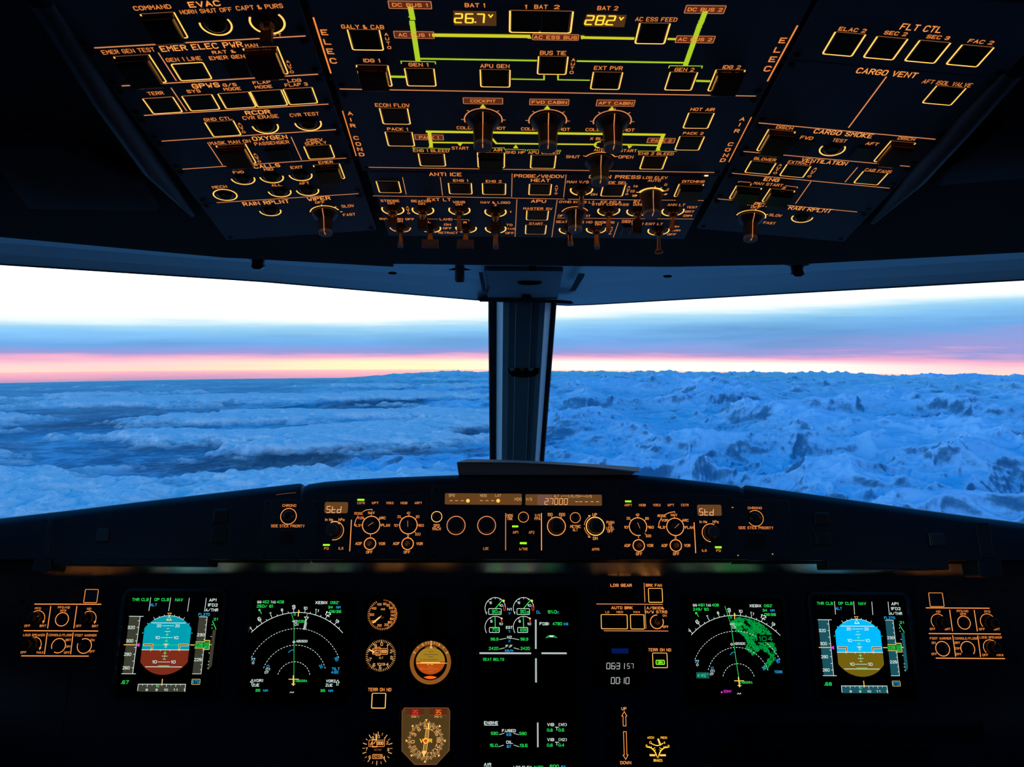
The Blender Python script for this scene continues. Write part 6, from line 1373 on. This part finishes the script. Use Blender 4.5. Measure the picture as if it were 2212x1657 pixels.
m = unit('terrain_button_panel', 'lone lit square button lettered TERR ON ND beside the amber dials', 'control panel', 'V', 'terrain buttons'); mp_plate(m, 788, 1482, 852, 1534)
m.T('TERR ON ND', 512, 168, 420, 62, 'amber_text2'); m.btn((355, 515), (632, 232), top='amber_frame', w=0.0013); m.done()
# limit placard
m = unit('speed_limit_placard', 'small dark placard with faint limit figures, right of the topmost amber dial', 'placard', 'U'); a0, b0 = m.c(880, 715); a1, b1 = m.c(1260, 240); m.open((a0+a1)/2, (b0+b1)/2)
q = MB(); q.rbox(a0, b0, a1, b1, 0.001, -0.003, -0.0018, 0.0003); q.build('plate', 'bezel', m.root, off=m.off); m.LH = -0.0016
for y, t1, t2_ in ((270, 'MAX', 'SPEED'), (335, 'VLE', '280/.67'), (385, 'VLO', 'EXT 250'), (430, '', 'RET 220'), (495, '', '1 230'), (540, 'VFE', '1+F 215'), (590, '', '2 200'), (635, '', '3 185'), (685, 'FULL', '177 KT')):
    if t1: m.T(t1, 935, y, 80, 28, 'placard')
    m.T(t2_, 1130, y, 190, 28, 'placard')
m.done()

# ------------------------------------------------------------------ landing gear and brake section
m = unit('landing_gear_panel', 'panel lettered LDG GEAR and AUTO BRK with three lit brake buttons', 'control panel', 'W'); mp_plate(m, 1285, 1254, 1448, 1366, screws=False); t2 = 'amber_text2'
m.T('LDG GEAR', 495, 100, 312, 46, t2); m.T('BRK FAN', 983, 100, 232, 44, t2); m.T('AUTO BRK', 508, 435, 312, 44, t2); m.T('LO', 288, 500, 52, 34); m.T('MED', 475, 500, 92, 34); m.T('MAX', 728, 500, 92, 34); m.T('A/SKID&', 1005, 438, 255, 42, t2); m.T('N/W STRG', 1022, 497, 315, 44, t2)
m.T('ON', 1143, 552, 55, 34); m.T('OFF', 1160, 720, 80, 36, t2); m.Ln([(838, 70), (850, 348)], 0.0013); m.Ln([(130, 378), (1110, 384)], 0.0013); m.Ln([(850, 410), (865, 745)], 0.0012); m.Ln([(242, 778), (1195, 782)], 0.0013)
m.btn((905, 357), (1110, 143), top='amber_frame'); m.btn((197, 752), (588, 535), top='amber_frame', caps=2); m.btn((635, 755), (838, 535), top='amber_frame'); m.toggle(1028, 645, 103, 1060, 590, 'paddle', 85, 385, tw=0.004, L=0.022, m=t2)
m.btn((190, 340), (700, 165), 'blank'); m.done()
m = unit('terrain_button_panel', 'lit square button lettered TERR ON ND with green ON light inside', 'control panel', 'W', 'terrain buttons'); mp_plate(m, 1396, 1396, 1452, 1448)
m.T('TERR ON ND', 1070, 1063, 335, 46, t2); m.btn((968, 1332), (1182, 1107), top='amber_frame'); a0, b0 = m.c(1015, 1278); a1, b1 = m.c(1138, 1217); m.lay('digit_box').poly([(a0, b0), (a1, b0), (a1, b1), (a0, b1)], 0.0016); m.lay('led_green').frame(a0, b0, a1, b1, 0.0010, 0.0018); m.T('ON', 1077, 1248, 52, 36, 'led_green', dh=0.0017); m.done()
m = unit('clock', 'dark digital clock reading 06:31 and 00:10 in pale grey digits', 'clock', 'W')
case(m, [(130, 1640), (880, 1640), (900, 1580), (900, 920), (860, 880), (150, 875), (110, 930), (105, 1580)], 0.003); m.LH = 0.0026
for x0, y0, x1, y1 in ((250, 1035, 700, 1120), (240, 1245, 700, 1360), (240, 1462, 700, 1578)):
    a0, b0 = m.c(x0, y1); a1, b1 = m.c(x1, y0); q = MB(); q.poly([(a0, b0), (a1, b0), (a1, b1), (a0, b1)], 0.0024); q.build('clock_window', 'screen', m.root, off=m.off)
m.T7('06:31', 410, 1302, 290, 86, 'clock_seg', 0.0012, 0); m.T7('57', 628, 1303, 108, 72, 'clock_seg', 0.0009, 0); m.T7('00:10', 478, 1520, 290, 90, 'clock_seg', 0.0012, 0)
a0, b0 = m.c(350, 1115); a1, b1 = m.c(600, 1040); m.lay('dark_blue_glow').poly([(a0, b0), (a1, b0), (a1, b1), (a0, b1)], 0.0026)
for x, y in ((190, 1085), (770, 1080), (775, 1310), (785, 1530), (150, 1185)): 
    a, b = m.c(x, y); q = MB(); q.lathe(a, b, [(0.0045, .0025), (0.0042, .005), (0.003, .0055)], 16); q.build('push_button', 'knob_dark', m.root, off=m.off, smooth=True)
m.done()
m = unit('gear_lever_panel', 'tall slot panel with UP and DOWN arrow outlines', 'control panel', 'X'); mp_plate(m, 1298, 1500, 1372, 1700); t2 = 'amber_text2'
m.T('UP', 655, 597, 84, 56, t2); m.T('DOWN', 687, 1578, 190, 58, 'amber_text2')
m.Ln([(640, 908), (692, 910), (688, 735), (707, 732), (660, 648), (615, 732), (638, 735)], 0.0010, t2, 0, True); m.Ln([(645, 1015), (697, 1015), (708, 1435), (728, 1437), (688, 1518), (638, 1440), (660, 1437)], 0.0010, t2, 0, True)
a0, b0 = m.c(330, 1560); a1, b1 = m.c(540, 540); q = MB(); q.rbox(a0, b0, a1, b1, 0.003, 0, 0.0012, 0.0004); q.build('lever_slot', 'seal_black', m.root, off=m.off)
q = MB(); aa, bb = m.c(435, 1050); q.rbox(aa-.009, bb-.008, aa+.009, bb+.008, .003, .001, .004, .001); q.build('gear_lever', 'knob_dark', m.root, off=m.off); m.done()
m = unit('brake_pressure_gauge', 'round dark gauge lettered ACCU PRESS and BRAKES with amber scales', 'instrument', 'X', 'amber standby instruments')
case(m, [(1010, 1600), (1130, 1680), (1400, 1680), (1520, 1600), (1600, 1350), (1520, 1080), (1400, 990), (1130, 990), (1000, 1090), (950, 1350)], 0.0035); a, b, R = dial(m, 1265, 1330, 275, 0.0042); gd = 'batt_digit'
m.T('ACCU', 1132, 1115, 115, 40, gd); m.T('PRESS', 1372, 1118, 112, 40, gd); m.T('BRAKES', 1265, 1530, 155, 48, gd); m.T('0', 1262, 1470, 30, 34, gd); m.T('0', 1128, 1205, 30, 44, gd); m.T('4', 1380, 1208, 28, 44, gd); m.T('3', 1058, 1268, 26, 46, gd); m.T('3', 1455, 1272, 26, 46, gd)
m.Ln([(1150, 1225), (1200, 1250), (1250, 1262), (1305, 1252), (1350, 1222)], 0.0014, gd); m.Ln([(1075, 1285), (1140, 1300), (1190, 1345), (1220, 1390), (1238, 1445)], 0.0018, gd); m.Ln([(1440, 1290), (1375, 1300), (1325, 1345), (1298, 1390), (1280, 1445)], 0.0018, gd)
for p in (((1100, 1290), (1106, 1272)), ((1135, 1298), (1145, 1280)), ((1170, 1325), (1210, 1300)), ((1200, 1360), (1218, 1335)), ((1415, 1292), (1408, 1272)), ((1385, 1298), (1372, 1278)), ((1345, 1325), (1295, 1300)), ((1320, 1362), (1298, 1338))): m.Ln(p, 0.0010, gd)
for pts in ([(1125, 1415), (1125, 1452), (1200, 1435)], [(1395, 1415), (1395, 1455), (1315, 1435)], [(1258, 1150), (1280, 1145), (1300, 1228)]):
    q = MB(); q.stroke([m.c((pts[0][0]+pts[1][0])/2, (pts[0][1]+pts[1][1])/2), m.c(*pts[2])], 0.0030, m.LH+6e-4); q.build('pointer', 'gold', m.root, off=m.off)
m.done()
# ------------------------------------------------------------------ the world outside: real-size land 7 km below, curved with the earth
RE, ALT = 6371000.0, 6950.0
rng = np.random.RandomState(11)
PERM = rng.rand(512, 512).astype(np.float64)
def vnoise(x, y, seed=0):
    x = x+seed*37.7; y = y-seed*91.3
    xi = np.floor(x).astype(np.int64); yi = np.floor(y).astype(np.int64); fx = x-xi; fy = y-yi
    fx = fx*fx*fx*(fx*(fx*6-15)+10); fy = fy*fy*fy*(fy*(fy*6-15)+10)
    g = lambda i, j: PERM[i % 512, j % 512]
    return (g(xi, yi)*(1-fx)+g(xi+1, yi)*fx)*(1-fy)+(g(xi, yi+1)*(1-fx)+g(xi+1, yi+1)*fx)*fy
def fbm(x, y, o=5, seed=0, g=0.5):
    s = 0; a = 1; t = 0
    for k in range(o): s = s+a*vnoise(x, y, seed+k*3); t += a; a *= g; x, y = x*2.03*.8+y*2.03*.6, -x*2.03*.6+y*2.03*.8
    return s/t
def ridged(x, y, o=7, seed=0):
    s = 0; a = 1; t = 0; w_ = 1
    for k in range(o):
        n = 1-np.abs(2*vnoise(x, y, seed+k*5)-1); n = n*n; s = s+a*n*w_; w_ = np.clip(n*1.7, 0, 1); t += a; a *= 0.52; x, y = x*2.07*.8+y*2.07*.6, -x*2.07*.6+y*2.07*.8
    return s/t
def earth(s, phi, e):
    """s: ground distance, phi: azimuth, e: elevation (m); returns positions relative to the camera"""
    c, sn = np.cos(s/RE), np.sin(s/RE)
    up = (RE+e)*c-(RE+ALT); fw = (RE+e)*sn*np.cos(phi); rt = (RE+e)*sn*np.sin(phi)
    P = np.outer(up.ravel(), np.array(UP))+np.outer(fw.ravel(), np.array(EF))+np.outer(rt.ravel(), np.array(ER))
    return P+np.array(CAM)
def grid(name, NA, NR, s0, s1, amax, hfun, mask=None):
    phi = np.linspace(-amax, amax, NA)*D2R; s = s0*(s1/s0)**np.linspace(0, 1, NR)
    S, PH = np.meshgrid(s, phi, indexing='ij'); X = S*np.sin(PH)/1000; Y = S*np.cos(PH)/1000
    E = hfun(X, Y); V = earth(S, PH, E)
    i = np.arange(NR-1)[:, None]*NA+np.arange(NA-1)[None, :]; F = np.stack([i, i+1, i+NA+1, i+NA], -1).reshape(-1, 4)
    if mask is not None: mk = mask(X, Y).ravel(); F = F[mk[F].any(axis=1)]
    used = np.zeros(len(V), bool); used[F.ravel()] = True; idx = np.cumsum(used)-1; V = V[used]; F = idx[F]
    me = bpy.data.meshes.new(name); me.vertices.add(len(V)); me.vertices.foreach_set('co', V.astype(np.float32).ravel())
    me.loops.add(F.size); me.loops.foreach_set('vertex_index', F.astype(np.int32).ravel())
    me.polygons.add(len(F)); me.polygons.foreach_set('loop_start', np.arange(0, F.size, 4, dtype=np.int32)); me.polygons.foreach_set('loop_total', np.full(len(F), 4, np.int32))
    me.polygons.foreach_set('use_smooth', np.ones(len(F), bool)); me.update(calc_edges=True); me.validate()
    o = bpy.data.objects.new(name, me); COL.objects.link(o)
    return o, (E.ravel()[used])
def land_h(X, Y):
    D = np.hypot(X, Y); AZ = np.arctan2(X, Y)/D2R
    wx = X+2.5*(fbm(X/9.0, Y/9.0, 4, 21)-.5); wy = Y+2.5*(fbm(X/9.0+7, Y/9.0, 4, 31)-.5)
    r = ridged(wx/7.5+3.1, wy/7.5+1.7, 8, 2); big = fbm(X/45.0+5, Y/45.0, 3, 40); mid = fbm(X/18.0+5, Y/18.0+2, 3, 44)
    m = np.clip(0.30+(X+30)/55.0, 0.10, 1.0)                      # plains on the left, the range on the right
    m = np.clip(m, 0, 1)*np.clip((AZ+34)/26.0, 0.10, 1); m = np.maximum(m, np.clip((D-105)/70.0, 0, 0.9)*np.clip((AZ+13)/9.0, 0.0, 1))
    return 500+m*(400+2300*r*(0.35+0.9*mid)+2300*(big-.15))
land, E = grid('mountain_terrain', 1250, 1150, 5000.0, 330000.0, 47, land_h)
land['kind'] = 'structure'
at_ = land.data.attributes.new('elev', 'FLOAT', 'POINT'); at_.data.foreach_set('value', E.astype(np.float32))
lm = bpy.data.materials.new('snow_land'); lm.use_nodes = True; nt = lm.node_tree; b = nt.nodes['Principled BSDF']; b.inputs['Roughness'].default_value = 0.9; b.inputs['Specular IOR Level'].default_value = 0.02
a_ = N(nt, 'ShaderNodeAttribute', attribute_name='elev'); tc = N(nt, 'ShaderNodeTexCoord')
def nz_(sc, det, ro):
    n = N(nt, 'ShaderNodeTexNoise'); n.inputs['Scale'].default_value = sc; n.inputs['Detail'].default_value = det; n.inputs['Roughness'].default_value = ro; nt.links.new(tc.outputs['Object'], n.inputs['Vector']); return n.outputs['Fac']
n3 = nz_(0.0013, 6, 0.7); n1 = nz_(0.00022, 9, 0.72); n2 = nz_(0.00006, 3, 0.5)
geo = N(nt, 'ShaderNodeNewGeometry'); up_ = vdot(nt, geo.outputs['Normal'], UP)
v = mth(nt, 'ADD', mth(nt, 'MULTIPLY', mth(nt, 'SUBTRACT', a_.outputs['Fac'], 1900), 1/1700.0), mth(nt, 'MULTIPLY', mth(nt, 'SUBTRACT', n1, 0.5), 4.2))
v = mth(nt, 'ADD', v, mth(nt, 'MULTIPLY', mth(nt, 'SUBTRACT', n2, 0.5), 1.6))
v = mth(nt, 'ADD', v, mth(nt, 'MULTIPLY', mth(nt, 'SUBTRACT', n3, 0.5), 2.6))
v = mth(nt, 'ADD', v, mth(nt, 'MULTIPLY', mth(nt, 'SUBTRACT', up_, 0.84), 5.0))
r = ramp(nt, [(0.0, (0.05, 0.17, 0.30)), (0.30, (0.13, 0.30, 0.42)), (0.46, (0.28, 0.52, 0.72)), (0.75, (0.46, 0.73, 0.92))])  # blue of the distant air is partly put into these tones
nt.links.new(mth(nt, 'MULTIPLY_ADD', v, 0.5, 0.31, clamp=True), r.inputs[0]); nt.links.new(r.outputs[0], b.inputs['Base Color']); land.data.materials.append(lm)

def cl_n(X, Y):
    sx = X*.95+Y*.30; sy = -X*.30+Y*.95
    n = 0.55*fbm(sx/11.0+1.7, sy/6.5+0.6, 7, 70, 0.64)+0.45*fbm(sx/30.0+4.7, sy/10.0+2.6, 7, 50, 0.62)
    D = np.hypot(X, Y)
    m = np.clip((9-X)/12.0, 0, 1)*np.clip((115-D)/60.0, 0, 1)
    gap = 0.30*np.exp(-(((X+9)/7.0)**2+((Y-31)/4.0)**2))+0.18*np.exp(-(((X+22)/9.0)**2+((Y-30)/3.0)**2))
    near_fill = np.clip((23-D)/4.0, 0, 1)  # unseen full cloud added below the aircraft, to bounce light onto the trim
    return near_fill*.5+(n-0.5)*1.15+0.5-0.487+0.22*(m-1)*(1-near_fill)-gap*.5+0.05*(fbm(X/1.5, Y/1.3, 4, 90, .6)-.5)
def cl_h(X, Y):
    n = cl_n(X, Y); t = np.clip(n*7, 0, 1); puff = 1-np.abs(2*fbm(X/1.9, Y/1.9, 5, 9, .6)-1)
    return 2100+np.sqrt(t)*260+puff*330*np.clip(n*12+.15, 0, 1)
cl, E = grid('cloud_deck', 1250, 900, 4500.0, 130000.0, 47, cl_h, lambda X, Y: (cl_n(X, Y) > -0.03) & ((X < 14) | (np.hypot(X, Y) < 23)))
tag(cl, 'broken deck of low white cloud over the lowland left of the post, with an added unseen sheet close in', 'clouds', None, 'stuff')
_S = (np.array([v.co for v in cl.data.vertices])-np.array(CAM)) if False else None
cc = np.empty(len(cl.data.vertices)*3, np.float32); cl.data.vertices.foreach_get('co', cc); cc = cc.reshape(-1, 3).astype(np.float64)-np.array(CAM)
XX = cc@np.array(ER)/1000; YY = cc@np.array(EF)/1000
da = cl.data.attributes.new('dens', 'FLOAT', 'POINT'); da.data.foreach_set('value', cl_n(XX, YY).astype(np.float32))
cm = bpy.data.materials.new('cloud'); cm.use_nodes = True; nt = cm.node_tree; nt.nodes.clear()
df = N(nt, 'ShaderNodeBsdfDiffuse'); df.inputs[0].default_value = (0.93, 0.93, 0.93, 1); tp = N(nt, 'ShaderNodeBsdfTransparent'); mx = N(nt, 'ShaderNodeMixShader'); ou = N(nt, 'ShaderNodeOutputMaterial')
a_ = N(nt, 'ShaderNodeAttribute', attribute_name='dens'); tc = N(nt, 'ShaderNodeTexCoord')
n1 = nz_(0.0011, 6, 0.65)
al = mth(nt, 'MULTIPLY_ADD', a_.outputs['Fac'], 16.0, mth(nt, 'MULTIPLY_ADD', n1, 2.2, -0.85), clamp=True)
bp = N(nt, 'ShaderNodeBump'); bp.inputs['Strength'].default_value = 0.9; bp.inputs['Distance'].default_value = 260.0; nt.links.new(n1, bp.inputs['Height']); nt.links.new(bp.outputs[0], df.inputs['Normal'])
nt.links.new(mth(nt, 'MULTIPLY', al, 0.93), mx.inputs[0]); nt.links.new(tp.outputs[0], mx.inputs[1]); nt.links.new(df.outputs[0], mx.inputs[2]); nt.links.new(mx.outputs[0], ou.inputs[0])
cl.data.materials.append(cm)

# blue air between the aircraft and the ground: a thin, even scattering layer following the earth
HZ = True
if HZ:
    NA, NR = 25, 30; phi = np.linspace(-52, 52, NA)*D2R; s_ = np.linspace(2000, 400000, NR)
    S, PH = np.meshgrid(s_, phi, indexing='ij'); V0 = earth(S, PH, S*0-1500.0); V1 = earth(S, PH, S*0+3400.0)
    V = np.concatenate([V0, V1]); F = []; n = NA*NR
    for i in range(NR-1):
        for j in range(NA-1):
            a = i*NA+j; F.append((a, a+NA, a+NA+1, a+1)); F.append((n+a, n+a+1, n+a+NA+1, n+a+NA))
    for j in range(NA-1):
        F.append((j, j+1, n+j+1, n+j)); a = (NR-1)*NA+j; F.append((a+1, a, n+a, n+a+1))
    for i in range(NR-1):
        a = i*NA; F.append((a+NA, a, n+a, n+a+NA)); a = i*NA+NA-1; F.append((a, a+NA, n+a+NA, n+a))
    me = bpy.data.meshes.new('haze_layer'); me.from_pydata(V.tolist(), [], F); me.update(); hz = bpy.data.objects.new('haze_layer', me); COL.objects.link(hz)
    tag(hz, 'thin blue haze lying over the distant mountains below the horizon', 'haze', None, 'stuff')
    hm = bpy.data.materials.new('haze'); hm.use_nodes = True; nt = hm.node_tree; nt.nodes.clear(); sc_ = N(nt, 'ShaderNodeVolumeScatter'); sc_.inputs['Color'].default_value = (0.06, 0.46, 1.0, 1); sc_.inputs['Density'].default_value = 1/85000.0
    ou = N(nt, 'ShaderNodeOutputMaterial'); nt.links.new(sc_.outputs[0], ou.inputs['Volume']); me.materials.append(hm)
    hm.cycles.homogeneous_volume = True
